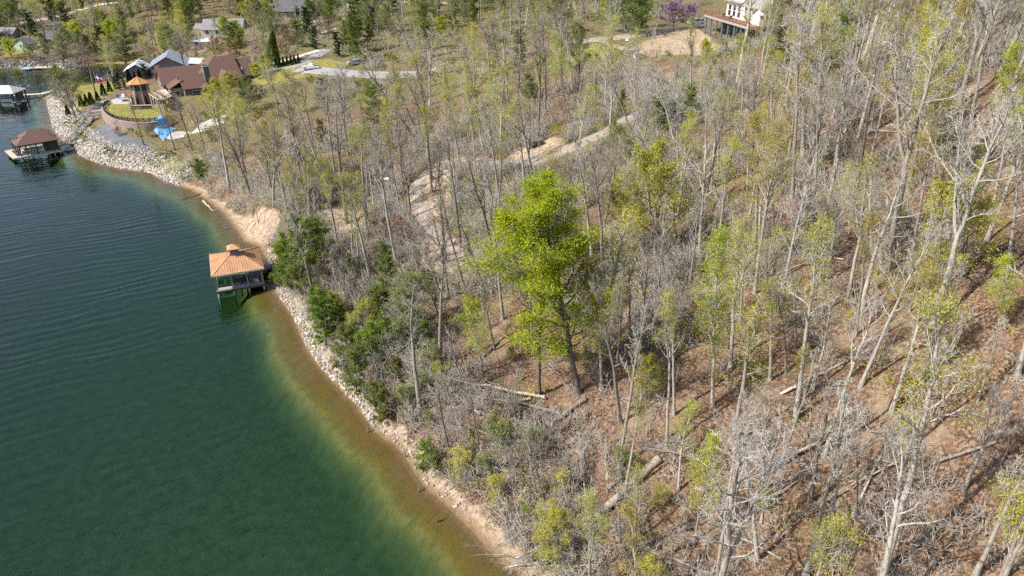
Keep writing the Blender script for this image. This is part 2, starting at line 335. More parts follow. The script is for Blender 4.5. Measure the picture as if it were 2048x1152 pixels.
# ---------------------------------------------------------------- mesh helpers
def mesh_obj(name, V, F, mat=None, parent=None, smooth_=False, link=True):
    """F: (n,3) or (n,4) integer array, or a list of faces"""
    me = bpy.data.meshes.new(name)
    if isinstance(F, np.ndarray):
        V = np.asarray(V, np.float32); n, k = F.shape
        me.vertices.add(len(V)); me.vertices.foreach_set('co', V.ravel())
        me.loops.add(n * k); me.loops.foreach_set('vertex_index', F.astype(np.int32).ravel())
        me.polygons.add(n); me.polygons.foreach_set('loop_start', np.arange(0, n * k, k, dtype=np.int32))
        me.update(calc_edges=True)
    else:
        me.from_pydata([tuple(map(float, v)) for v in V], [], [tuple(f) for f in F]); me.update()
    if smooth_: me.polygons.foreach_set('use_smooth', np.ones(len(me.polygons), bool))
    if mat is not None: me.materials.append(MAT[mat] if isinstance(mat, str) else mat)
    if not link: return me
    o = bpy.data.objects.new(name, me); COL.objects.link(o)
    if parent is not None: o.parent = parent
    return o
def tag(o, label=None, cat=None, group=None, kind=None):
    if label: o['label'] = label
    if cat: o['category'] = cat
    if group: o['group'] = group
    if kind: o['kind'] = kind
    return o
def thing(name, label, cat, loc=(0, 0, 0), rz=0.0, group=None):
    o = bpy.data.objects.new(name, None); COL.objects.link(o); o.empty_display_size = 0.3
    o.location = tuple(map(float, loc)); o.rotation_euler = (0, 0, rz)
    return tag(o, label, cat, group)

# ---------------------------------------------------------------- terrain, water, roads
def build_terrain():
    ny, nx = GX.shape
    V = np.stack([GX, GY, HG], -1).reshape(-1, 3)
    idx = np.arange(ny * nx).reshape(ny, nx)
    F = np.stack([idx[:-1, :-1], idx[:-1, 1:], idx[1:, 1:], idx[1:, :-1]], -1).reshape(-1, 4)
    o = mesh_obj('terrain', V, F, 'ground', smooth_=True)
    c = o.data.attributes.new('cover', 'FLOAT_COLOR', 'POINT')
    c.data.foreach_set('color', np.stack([grass, bare * (1 - grass), np.zeros_like(grass), scrub], -1).reshape(-1).astype(np.float32))
    a = o.data.attributes.new('bed', 'FLOAT', 'POINT'); a.data.foreach_set('value', (np.clip(dw, 0, 24) / 24).reshape(-1).astype(np.float32))
    tag(o, kind='structure')
build_terrain()
def build_water():
    x0, x1, y0, y1, z0 = -1590, 300, -390, 900, -14
    V = [(x0, y0, z0), (x1, y0, z0), (x1, y1, z0), (x0, y1, z0), (x0, y0, 0), (x1, y0, 0), (x1, y1, 0), (x0, y1, 0)]
    F = [(0, 3, 2, 1), (4, 5, 6, 7), (0, 1, 5, 4), (1, 2, 6, 5), (2, 3, 7, 6), (3, 0, 4, 7)]
    tag(mesh_obj('lake_water', V, F, 'water'), kind='structure')
build_water()
def ribbon(name, line, w, mat, lift=0.05):
    line = np.array(line); n = len(line); t = np.gradient(line, axis=0); t /= np.linalg.norm(t, axis=1)[:, None] + 1e-9
    nrm = np.stack([-t[:, 1], t[:, 0]], 1); ks = np.linspace(-0.5, 0.5, 7); V = []
    rng = random.Random(name)
    for i in range(n):
        ww = w * (1 + 0.10 * (rng.random() - 0.5))
        for k in ks:
            p = line[i] + nrm[i] * k * ww; e = 0 if abs(k) < 0.45 else -0.07
            V.append((p[0], p[1], hz(p[0], p[1]) + lift + e))
    F = [(i * 7 + j, i * 7 + j + 1, i * 7 + j + 8, i * 7 + j + 7) for i in range(n - 1) for j in range(6)]
    return tag(mesh_obj(name, V, F, mat, smooth_=True), kind='structure')
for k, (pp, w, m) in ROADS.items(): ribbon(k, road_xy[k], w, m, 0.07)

# ================================================================ TREES
# skeletons are grown once for each kind of tree; every tree in the picture is then a copy of one of them
def unit(v): return v / (np.linalg.norm(v, axis=-1, keepdims=True) + 1e-9)
def tube(path, rad, k):
    path = np.asarray(path, float); n = len(path); t = unit(np.gradient(path, axis=0))
    ref = np.array((1.0, 0, 0)) if abs(t[0, 0]) < 0.8 else np.array((0, 1.0, 0))
    a = unit(np.cross(t, ref)); b = np.cross(t, a); ang = np.arange(k) * 2 * math.pi / k
    ring = a[:, None, :] * np.cos(ang)[None, :, None] + b[:, None, :] * np.sin(ang)[None, :, None]
    V = (path[:, None, :] + ring * np.asarray(rad)[:, None, None]).reshape(-1, 3)
    i = np.arange(n - 1)[:, None] * k; j = np.arange(k)[None]; j2 = (j + 1) % k
    q = np.stack([i + j, i + j2, i + k + j2, i + k + j], -1).reshape(-1, 4)
    return V, np.concatenate([q[:, [0, 1, 2]], q[:, [0, 2, 3]]])
def spikes(P, D, r, bend=None):
    """thin bent three-sided twigs from P along D, vectorised"""
    P = np.asarray(P); D = np.asarray(D); n = len(P); r = np.broadcast_to(r, (n,))
    t = unit(D); ref = np.where(np.abs(t[:, :1]) < 0.8, np.array([[1.0, 0, 0]]), np.array([[0, 1.0, 0]]))
    a = unit(np.cross(t, ref)); b = np.cross(t, a); V = np.zeros((n, 7, 3)); mid = P + D * 0.55
    if bend is not None: mid = mid + bend
    for k in range(3):
        c, s = math.cos(k * 2.094), math.sin(k * 2.094)
        V[:, k] = P + (a * c + b * s) * r[:, None]; V[:, 3 + k] = mid + (a * c + b * s) * r[:, None] * 0.7
    V[:, 6] = P + D
    f = [(0, 1, 4), (0, 4, 3), (1, 2, 5), (1, 5, 4), (2, 0, 3), (2, 3, 5), (3, 4, 6), (4, 5, 6), (5, 3, 6)]
    F = (np.arange(n)[:, None, None] * 7 + np.array(f)[None]).reshape(-1, 3)
    return V.reshape(-1, 3), F
def join(parts):
    Vs, Fs, o = [], [], 0
    for V, F in parts:
        Vs.append(V); Fs.append(F + o); o += len(V)
    return np.concatenate(Vs), np.concatenate(Fs)
def leaves(C, size, rng, n_each=6, spread=0.35, up=0.5, thin=0.75):
    C = np.repeat(np.asarray(C), n_each, 0); n = len(C)
    c = C + rng.normal(0, spread, (n, 3)) * np.array((1, 1, 0.7)); nr = unit(rng.normal(0, 1, (n, 3)) + np.array((0, 0, up)))
    a = unit(np.cross(nr, rng.normal(0, 1, (n, 3)))); b = np.cross(nr, a)
    s = size * rng.uniform(0.6, 1.25, n)[:, None]
    V = np.stack([c - a * s * 0.5, c - b * s * 0.5 * thin + nr * s * 0.12, c + a * s * 0.5, c + b * s * 0.5 * thin + nr * s * 0.12], 1).reshape(-1, 3)
    i = np.arange(n)[:, None] * 4
    return V, np.concatenate([i + np.array([[0, 1, 2]]), i + np.array([[0, 2, 3]])])
def rot_about(v, k, a):
    k = unit(k); return v * math.cos(a) + np.cross(k, v) * math.sin(a) + k * np.dot(k, v) * (1 - math.cos(a))

def grow(seed, H=20.0, r0=0.24, clear=0.45, limbs=16, spread=4.0, fork=0.0, wob=0.5, up=0.6, subs=6, twigs=7, twr=0.018, lean=(0, 0), sub2=2):
    """trunk and limbs, crown of branches and twigs, and the twig ends"""
    rng = np.random.default_rng(seed)
    n = 11; zz = np.linspace(0, 1, n)
    wx = np.cumsum(rng.normal(0, wob / n ** 0.5, n)); wy = np.cumsum(rng.normal(0, wob / n ** 0.5, n))
    def trunk_path(top, x1=0, y1=0, z0=0, base=None):
        p = np.stack([wx * zz + lean[0] * zz ** 1.3 * H + x1 * zz ** 1.5, wy * zz + lean[1] * zz ** 1.3 * H + y1 * zz ** 1.5, zz * top - 0.25 * (zz == 0)], 1); return p
    leaders = []
    main = trunk_path(H); rad = r0 * (1 - zz) ** 0.75 * 0.93 + 0.025; rad[0] *= 1.35
    solid = [tube(main, rad, 7)]; leaders.append((main, rad, clear, limbs))
    if fork > 0:                                   # a second leader that leaves the trunk
        k = int(n * fork); az = rng.uniform(0, 6.28); m = 7; s = np.linspace(0, 1, m)
        L = H * (1 - fork) * 0.92; off = L * rng.uniform(0.22, 0.34)
        sec = main[k] + np.stack([math.cos(az) * off * s ** 0.8 + rng.normal(0, .08, m) * s, math.sin(az) * off * s ** 0.8 + rng.normal(0, .08, m) * s, L * s ** 1.1], 1)
        r2 = rad[k] * 0.75 * (1 - s) ** 0.8 + 0.025; solid.append(tube(sec, r2, 6)); leaders.append((sec, r2, 0.25, limbs // 2))
    br, tP, tD, tr, tips = [], [], [], [], []
    for path, prad, c0, nl in leaders:
        m = len(path); az = rng.uniform(0, 6.28)
        for i in range(nl):
            f = c0 + (1 - c0) * (i + rng.uniform(0, 0.8)) / nl; f = min(f, 0.985)
            q = f * (m - 1); k = int(q); w = q - k; p0 = path[k] * (1 - w) + path[min(k + 1, m - 1)] * w; pr = prad[k] * (1 - w) + prad[min(k + 1, m - 1)] * w
            az += 2.399 + rng.normal(0, 0.4); rel = (f - c0) / (1 - c0 + 1e-6)
            L = spread * (0.55 + 0.75 * math.sin(math.pi * min(1, rel * 0.8 + 0.18))) * rng.uniform(0.65, 1.15) * (1 - 0.45 * rel)
            el = math.radians(8 + 45 * up + 22 * rel + rng.normal(0, 9)); d = np.array((math.cos(az) * math.cos(el), math.sin(az) * math.cos(el), math.sin(el)))
            mm = 6; pts = [p0]
            for s in range(1, mm):
                d = unit(d + rng.normal(0, 0.16, 3) + np.array((0, 0, 0.13 * up))); pts.append(pts[-1] + d * L / (mm - 1))
            pts = np.array(pts); lr = min(pr * 0.55, 0.02 * L + 0.02) * np.linspace(1, 0.22, mm) + 0.006
            solid.append(tube(pts, lr, 5))
            for j in range(subs):
                g = 0.22 + 0.78 * (j + rng.uniform(0, 0.9)) / subs; q2 = g * (mm - 1); k2 = min(int(q2), mm - 2); w2 = q2 - k2
                b0 = pts[k2] * (1 - w2) + pts[k2 + 1] * w2; bd = unit(pts[k2 + 1] - pts[k2])
                sd_ = unit(bd + rng.normal(0, 0.62, 3) + np.array((0, 0, 0.22 * up))); sl = L * rng.uniform(0.28, 0.5) * (1.1 - 0.5 * g)
                e1 = b0 + sd_ * sl * 0.5; sd2 = unit(sd_ + rng.normal(0, 0.25, 3) + np.array((0, 0, 0.15))); e2 = e1 + sd2 * sl * 0.5
                br.append(tube(np.array([b0, e1, e2]), np.array((0.026, 0.019, 0.010)) * (0.6 + 0.12 * L), 3))
                for t in range(twigs):
                    h = rng.uniform(0.2, 1.0); tp = b0 + (e1 - b0) * h * 2 if h < 0.5 else e1 + (e2 - e1) * (h - 0.5) * 2
                    td = unit((sd_ if h < 0.5 else sd2) + rng.normal(0, 0.6, 3) + np.array((0, 0, 0.15))); tl = sl * rng.uniform(0.25, 0.6)
                    tP.append(tp); tD.append(td * tl); tr.append(twr); tips.append(tp + td * tl)
                    for u in range(sub2):
                        w3 = rng.uniform(0.3, 0.95); d3 = unit(td + rng.normal(0, 0.65, 3)) * tl * rng.uniform(0.35, 0.75)
                        tP.append(tp + td * tl * w3); tD.append(d3); tr.append(twr * 0.72); tips.append(tp + td * tl * w3 + d3)
    D = np.array(tD); br.append(spikes(np.array(tP), D, np.array(tr), rng.normal(0, 0.06, D.shape) * np.linalg.norm(D, axis=1)[:, None]))
    return join(solid), join(br), np.array(tips)

def pine(seed, H=13.0, r0=0.18, clear=0.18, whorls=15, spread=3.2, droop=0.0, clump=16, needle=0.42, dens=1.0):
    """an untidy pine: whorls of limbs carrying tufts of needles"""
    rng = np.random.default_rng(seed); n = 9; zz = np.linspace(0, 1, n)
    w = np.cumsum(rng.normal(0, 0.12, (n, 2)), 0); main = np.concatenate([w * zz[:, None], (zz * H - 0.25 * (zz == 0))[:, None]], 1); rad = r0 * (1 - zz) ** 0.8 + 0.02
    solid = [tube(main, rad, 6)]; C, B = [], []
    for i in range(whorls):
        f = clear + (0.98 - clear) * (i + rng.uniform(0, .5)) / whorls; rel = (f - clear) / (1 - clear)
        p0 = np.array((np.interp(f, zz, main[:, 0]), np.interp(f, zz, main[:, 1]), f * H))
        for j in range(int(rng.integers(3, 6))):
            az = rng.uniform(0, 6.28); L = spread * (0.35 + 0.65 * math.sin(math.pi * (0.25 + 0.62 * rel))) * rng.uniform(0.45, 1.2)
            el = math.radians(rng.normal(12 + 35 * rel - droop, 9)); d = np.array((math.cos(az) * math.cos(el), math.sin(az) * math.cos(el), math.sin(el)))
            pts = np.array([p0, p0 + d * L * 0.5 + rng.normal(0, .08, 3), p0 + d * L + rng.normal(0, .15, 3) + np.array((0, 0, 0.12 * L))])
            B.append(tube(pts, np.array((0.045, 0.03, 0.012)), 3))
            for k in range(max(2, int(dens * (2.2 + L * 2.2)))):
                g = rng.uniform(0.25, 1.05); c = p0 + d * L * g + rng.normal(0, 0.16 + 0.16 * g, 3) * np.array((1, 1, .6)) * L * 0.35; C.append(c)
    C = np.repeat(np.array(C), clump, 0); m = len(C); d = unit(rng.normal(0, 1, (m, 3)) + np.array((0, 0, 0.35))) * needle * rng.uniform(0.6, 1.2, m)[:, None]
    c = C + rng.normal(0, 0.13, (m, 3)); side = unit(np.cross(d, rng.normal(0, 1, (m, 3)))) * 0.045
    V = np.stack([c - side, c + side, c + d], 1).reshape(-1, 3); F = np.arange(m * 3).reshape(-1, 3)
    return join(solid), join(B), (V, F)
def cedar(seed, H=4.0, R=0.9, n=2600, size=0.22):
    """a dense clipped-looking evergreen cone of small sprays"""
    rng = np.random.default_rng(seed); z = rng.uniform(0.03, 1, n) ** 0.85; a = rng.uniform(0, 6.28, n)
    lump = 1 + 0.16 * np.sin(a * 5 + seed) * np.sin(z * 11 + seed * 2) + rng.normal(0, 0.06, n)
    r = R * (1 - z) ** 0.8 * lump * np.sqrt(rng.uniform(0.55, 1, n)) + 0.03
    c = np.stack([np.cos(a) * r, np.sin(a) * r, z * H], 1); out = np.stack([np.cos(a), np.sin(a), np.full(n, 0.9)], 1) + rng.normal(0, 0.45, (n, 3))
    d = unit(out) * size * rng.uniform(0.6, 1.4, n)[:, None]; side = unit(np.cross(d, rng.normal(0, 1, (n, 3)))) * size * 0.36
    V = np.stack([c - side, c + side, c + d], 1).reshape(-1, 3)
    t = tube(np.array([(0, 0, -.15), (0, 0, H * .5), (0, 0, H * .9)]), np.array((.07, .05, .02)), 5)
    return t, None, (V, np.arange(n * 3).reshape(-1, 3))

def bark(name, c, dark, var=0.35):
    m, nt, b = nodes(name); co = objco(nt)
    mp = N_(nt, 'ShaderNodeMapping'); mp.inputs['Scale'].default_value = (1, 1, 0.25); nt.links.new(co, mp.inputs['Vector'])
    f = noise(nt, 5.0, 2, 0.7, mp.outputs[0])
    oi = nt.nodes.new('ShaderNodeObjectInfo')
    col = ramp(nt, f, [(0.3, dark), (0.48, c), (0.7, [min(1, q * 1.25) for q in c])])
    br = ramp(nt, oi.outputs['Random'], [(0, (0.72, 0.71, 0.70)), (1, (1.2, 1.2, 1.2))])
    nt.links.new(mixc(nt, 1.0, col, br, 'MULTIPLY'), b.inputs['Base Color']); b.inputs['Roughness'].default_value = 0.9; b.inputs['Specular IOR Level'].default_value = 0.15
    return m
def leafmat(name, stops, trans=0.4, scale=0.7):
    m = bpy.data.materials.new(name); m.use_nodes = True; nt = m.node_tree; L = nt.links
    for n in list(nt.nodes): nt.nodes.remove(n)
    out = nt.nodes.new('ShaderNodeOutputMaterial'); co = objco(nt); oi = nt.nodes.new('ShaderNodeObjectInfo')
    f = noise(nt, scale, 2, 0.75, co)
    col = ramp(nt, f, stops); br = ramp(nt, oi.outputs['Random'], [(0, (0.78, 0.80, 0.8)), (1, (1.15, 1.1, 1.0))])
    col = mixc(nt, 1.0, col, br, 'MULTIPLY')
    d = nt.nodes.new('ShaderNodeBsdfDiffuse'); t = nt.nodes.new('ShaderNodeBsdfTranslucent'); L.new(col, d.inputs[0]); L.new(col, t.inputs[0])
    mx = nt.nodes.new('ShaderNodeMixShader'); mx.inputs[0].default_value = trans; L.new(d.outputs[0], mx.inputs[1]); L.new(t.outputs[0], mx.inputs[2]); L.new(mx.outputs[0], out.inputs[0])
    return m
MAT['bark_pale'] = bark('pale_grey_bark', (0.35, 0.325, 0.285), (0.155, 0.14, 0.12))
MAT['bark_dark'] = bark('dark_grey_bark', (0.20, 0.175, 0.15), (0.085, 0.072, 0.06))
MAT['bark_white'] = bark('bleached_wood', (0.42, 0.38, 0.325), (0.17, 0.145, 0.12))
MAT['twig_pale'] = bark('pale_twigs', (0.41, 0.385, 0.35), (0.26, 0.24, 0.215))
MAT['twig_brown'] = bark('brown_twigs', (0.36, 0.31, 0.265), (0.2, 0.165, 0.14))
MAT['leaf_lime'] = leafmat('lime_leaves', [(0.3, (0.30, 0.36, 0.015)), (0.5, (0.46, 0.53, 0.035)), (0.72, (0.66, 0.71, 0.09))], 0.5, 1.6)
MAT['leaf_yellow'] = leafmat('yellow_green_leaves', [(0.3, (0.32, 0.34, 0.05)), (0.5, (0.47, 0.47, 0.09)), (0.72, (0.62, 0.59, 0.16))], 0.45)
MAT['leaf_pale'] = leafmat('pale_green_leaves', [(0.3, (0.15, 0.19, 0.06)), (0.5, (0.25, 0.29, 0.11)), (0.72, (0.38, 0.41, 0.20))], 0.38)
MAT['leaf_gold'] = leafmat('golden_buds', [(0.3, (0.28, 0.24, 0.03)), (0.5, (0.42, 0.36, 0.05)), (0.72, (0.55, 0.45, 0.10))], 0.4)
MAT['leaf_green'] = leafmat('mid_green_leaves', [(0.3, (0.10, 0.155, 0.03)), (0.5, (0.18, 0.255, 0.05)), (0.72, (0.28, 0.36, 0.09))], 0.4)
MAT['leaf_rust'] = leafmat('rusty_buds', [(0.3, (0.20, 0.10, 0.05)), (0.5, (0.32, 0.18, 0.09)), (0.72, (0.42, 0.26, 0.13))], 0.3)
MAT['leaf_red'] = leafmat('reddish_leaves', [(0.3, (0.25, 0.09, 0.07)), (0.5, (0.36, 0.15, 0.11)), (0.72, (0.45, 0.22, 0.16))], 0.3)
MAT['bloom_purple'] = leafmat('purple_blossom', [(0.3, (0.20, 0.09, 0.22)), (0.5, (0.33, 0.17, 0.36)), (0.72, (0.45, 0.28, 0.46))], 0.3)
MAT['bloom_pink'] = leafmat('pink_blossom', [(0.3, (0.38, 0.19, 0.22)), (0.5, (0.52, 0.30, 0.33)), (0.72, (0.62, 0.44, 0.44))], 0.3)
MAT['needle'] = leafmat('pine_needles', [(0.3, (0.10, 0.14, 0.035)), (0.5, (0.17, 0.22, 0.06)), (0.72, (0.26, 0.32, 0.10))], 0.3)
MAT['needle_olive'] = leafmat('olive_needles', [(0.3, (0.10, 0.12, 0.025)), (0.5, (0.17, 0.19, 0.045)), (0.72, (0.27, 0.29, 0.08))], 0.25)
MAT['needle_bright'] = leafmat('bright_needles', [(0.3, (0.11, 0.18, 0.03)), (0.5, (0.19, 0.28, 0.045)), (0.72, (0.28, 0.38, 0.08))], 0.3)
MAT['needle_dark'] = leafmat('dark_needles', [(0.3, (0.02, 0.042, 0.014)), (0.5, (0.035, 0.07, 0.022)), (0.72, (0.065, 0.11, 0.035))], 0.15)

SHARED = {}
PROTO = {}     # name -> (natural height, [(part name, mesh, ...)])
def proto(key, H, trunk, crown, foliage, mt, mc, mf, fname='foliage'):
    def shared(nm, arr, mat, sm=False):
        k = id(arr[0])
        if k not in SHARED: SHARED[k] = (mesh_obj(nm, arr[0], arr[1], mat, link=False, smooth_=sm), arr)
        return SHARED[k][0]
    parts = [('trunk', shared('trunk', trunk, mt, True), mt)]
    if crown is not None: parts.append(('crown', shared('crown', crown, mc), mc))
    if foliage is not None: parts.append((fname, shared(fname, foliage, mf), mf))
    PROTO[key] = (H, parts)
def leafed(key, H, gr, mf, rng_seed, frac, size, n_each, spread, mt='bark_pale', mc='twig_pale', low=0.0, fq=.55):
    rng = np.random.default_rng(rng_seed); t, c, tips = gr
    sel = tips[rng.random(len(tips)) < frac]
    # leaves come in boughs: thin them out in patches
    q = vnoise(sel[:, 0] * fq + sel[:, 2] * fq * .56, sel[:, 1] * fq + sel[:, 2] * fq * .85, rng_seed); sel = sel[q > low]
    proto(key, H, t, c, leaves(sel, size, rng, n_each, spread), mt, mc, mf)

def recolour(key, src, mt, mc, mf=None):
    H, parts = PROTO[src]; out = []
    for nm, me, _ in parts: out.append((nm, me, mt if nm == 'trunk' else (mc if nm == 'crown' else mf)))
    PROTO[key] = (H, out)
G_ = {}
for i in range(6):     # tall straight forest trees without leaves
    G_[i] = grow(100 + i, H=[21, 23, 19, 22, 24, 20][i], r0=[.29, .36, .25, .31, .40, .27][i], clear=[.52, .45, .5, .6, .42, .38][i], limbs=[15, 18, 13, 12, 19, 17][i],
                 spread=[3.6, 4.6, 3.0, 3.4, 5.2, 3.8][i], fork=[0, .5, 0, .62, .4, 0][i], wob=[.5, .8, .6, .5, 1.0, .7][i], up=[.75, .65, .9, .8, .6, .7][i])
    proto('bare_pale%d' % i, [21, 23, 19, 22, 24, 20][i], *G_[i][:2], None, 'bark_pale', 'twig_pale', None)
    PROTO['bare_dark%d' % i] = (PROTO['bare_pale%d' % i][0], None)
for i in range(6): recolour('bare_dark%d' % i, 'bare_pale%d' % i, 'bark_dark', 'twig_brown')
for i in range(4):     # trees just coming into bud
    leafed('bud_yellow%d' % i, PROTO['bare_pale%d' % i][0], G_[i], 'leaf_yellow', 300 + i, 0.6, 0.15, 3, 0.45, low=0.25)
    leafed('bud_gold%d' % i, PROTO['bare_pale%d' % (i + 1)][0], G_[i + 1], 'leaf_gold', 320 + i, 0.6, 0.15, 3, 0.45, low=0.25)
    leafed('bud_lime%d' % i, PROTO['bare_pale%d' % (i + 2)][0], G_[i + 2], 'leaf_lime', 340 + i, 0.5, 0.15, 3, 0.42, low=0.35)
for i in range(3):     # thin young trees
    g = grow(500 + i, H=9, r0=.065, clear=.3, limbs=11, spread=1.9, wob=.6, up=.75, subs=4, twigs=4, twr=.018, sub2=1)
    proto('sap%d' % i, 9, *g[:2], None, 'bark_pale', 'twig_pale', None)
    leafed('sap_leaf%d' % i, 9, g, 'leaf_lime' if i else 'leaf_yellow', 520 + i, 0.5, 0.16, 3, 0.2, low=0.25)
lw = grow(41, H=12, r0=.2, clear=.12, limbs=20, spread=4.2, fork=.3, wob=.6, up=.55, subs=6, twigs=7, twr=.014)      # low wide trees
proto('low_bare', 12, *lw[:2], None, 'bark_dark', 'twig_pale', None)
for nm, mf, fr, sz, ne, sp, lo in (('low_lime', 'leaf_lime', .9, .21, 5, .3, .0), ('low_yellow', 'leaf_yellow', .8, .2, 4, .28, .18), ('low_pale', 'leaf_pale', .7, .18, 4, .28, .1), ('low_green', 'leaf_green', .9, .22, 5, .3, 0),
        ('low_rust', 'leaf_rust', .6, .15, 4, .22, .1), ('low_red', 'leaf_red', .5, .15, 3, .22, .2), ('low_purple', 'bloom_purple', .95, .16, 5, .2, 0), ('low_pink', 'bloom_pink', .7, .16, 4, .2, .15)):
    leafed(nm, 12, lw, mf, 700 + len(nm), fr, sz, ne, sp, 'bark_dark', 'twig_brown', lo)
for i in range(3):
    sg = grow(610 + i, H=4.5, r0=.06, clear=.06, limbs=15, spread=2.0, fork=.2, wob=.5, up=.6, subs=5, twigs=4, twr=.013, sub2=1)
    proto('shrub%d' % i, 4.5, *sg[:2], None, 'bark_pale', 'twig_pale', None); recolour('shrub_brown%d' % i, 'shrub%d' % i, 'bark_dark', 'twig_brown')
    leafed('shrub_pale%d' % i, 4.5, sg, 'leaf_pale', 630 + i, .8, .15, 4, .2, low=.1); leafed('shrub_green%d' % i, 4.5, sg, 'leaf_green', 640 + i, .9, .17, 4, .2, low=.05); leafed('shrub_yellow%d' % i, 4.5, sg, 'leaf_yellow', 650 + i, .7, .14, 4, .22, low=.15)
mid_g = grow(55, H=16, r0=.2, clear=.25, limbs=20, spread=3.6, wob=.6, up=.7, subs=6, twigs=7, twr=.014)
leafed('mid_lime', 16, mid_g, 'leaf_lime', 801, .7, .15, 4, .42, low=.25); leafed('mid_yellow', 16, mid_g, 'leaf_yellow', 802, .7, .15, 4, .42, low=.25); leafed('mid_green', 16, mid_g, 'leaf_green', 803, .85, .22, 5, .3, low=.1)
leafed('mid_pale', 16, mid_g, 'leaf_pale', 804, .6, .18, 4, .28, low=.2)
big_g = grow(77, H=28, r0=.36, clear=.2, limbs=34, spread=7.4, fork=.45, wob=1.0, up=.38, subs=8, twigs=8, twr=.016)
leafed('great_lime', 28, big_g, 'leaf_lime', 901, .95, .22, 8, .42, mt='bark_dark', mc='twig_brown', low=.26, fq=.5)
_c = big_g[2][:, :2].mean(0); GREAT_RZ = math.pi - math.atan2(_c[1], _c[0])      # the heavier side leans over the slope, to the left
for i in range(3):
    p = pine(60 + i, dens=1.5, clump=18, needle=.46, H=[12, 14, 10][i], spread=[3.4, 3.0, 3.2][i], clear=[.1, .25, .05][i], whorls=[15, 16, 12][i]); 
    proto('pine%d' % i, [12, 14, 10][i], p[0], p[1], p[2], 'bark_dark', 'bark_dark', ('needle', 'needle_olive', 'needle_bright')[i])
    recolour('pine_b%d' % i, 'pine%d' % i, 'bark_dark', 'bark_dark', ('needle_bright', 'needle', 'needle_olive')[i])
sp_ = pine(91, H=11, spread=2.5, clear=.05, whorls=17, droop=14, clump=18, needle=.36, dens=1.5); proto('spruce', 11, sp_[0], sp_[1], sp_[2], 'bark_dark', 'bark_dark', 'needle_dark')
c1 = cedar(5); proto('cedar', 4, c1[0], None, c1[2], 'bark_dark', None, 'needle_dark')
c2 = cedar(6, H=10, R=2.2, n=6000, size=.34); proto('cedar_tall', 10, c2[0], None, c2[2], 'bark_dark', None, 'leaf_green')

TREES = []     # (object name, description, base, prototype, height, pixel of the base)
def plant(key, base, height, name, look, rz=None, tilt=(0, 0), wide=1.0, rng=random.Random(5), label=None, cat='tree', group=None):
    H, parts = PROTO[key]; s = height / H
    root = bpy.data.objects.new(name, None); COL.objects.link(root); root.empty_display_size = 0.3
    root.location = (float(base[0]), float(base[1]), float(base[2]) - 0.05)
    root.rotation_mode = 'ZYX'; root.rotation_euler = (-tilt[1], tilt[0], rng.uniform(0, 6.28) if rz is None else rz)
    root.scale = (s * wide, s * wide, s)
    for nm, me, mt in parts:
        o = bpy.data.objects.new(nm, me); COL.objects.link(o); o.parent = root
        o.material_slots[0].link = 'OBJECT'; o.material_slots[0].material = MAT[mt]
    tag(root, label, cat, group)
    if label is None: TREES.append([root, look, project(base)[:2]])
    return root
def height_to(base, vtop):
    """how tall a thing at base must be to reach the picture row vtop"""
    lo, hi = 0.5, 45
    for _ in range(30):
        m = (lo + hi) / 2
        if project((base[0], base[1], base[2] + m))[1] > vtop: lo = m
        else: hi = m
    return lo
def plant_px(key, bu, bv, tu, tv, name, look, wide=1.0, hmin=2, hmax=33, **kw):
    b = ground(bu, bv); h = min(max(height_to(b, tv), hmin), hmax)
    u2, v2, zc = project((b[0], b[1], b[2] + h)); dx = (tu - u2) * zc / FPX if tu is not None else 0
    return plant(key, b, h / max(0.6, math.cos(math.atan2(dx, h))), name, look, tilt=(math.atan2(dx, h), 0), wide=wide, **kw)

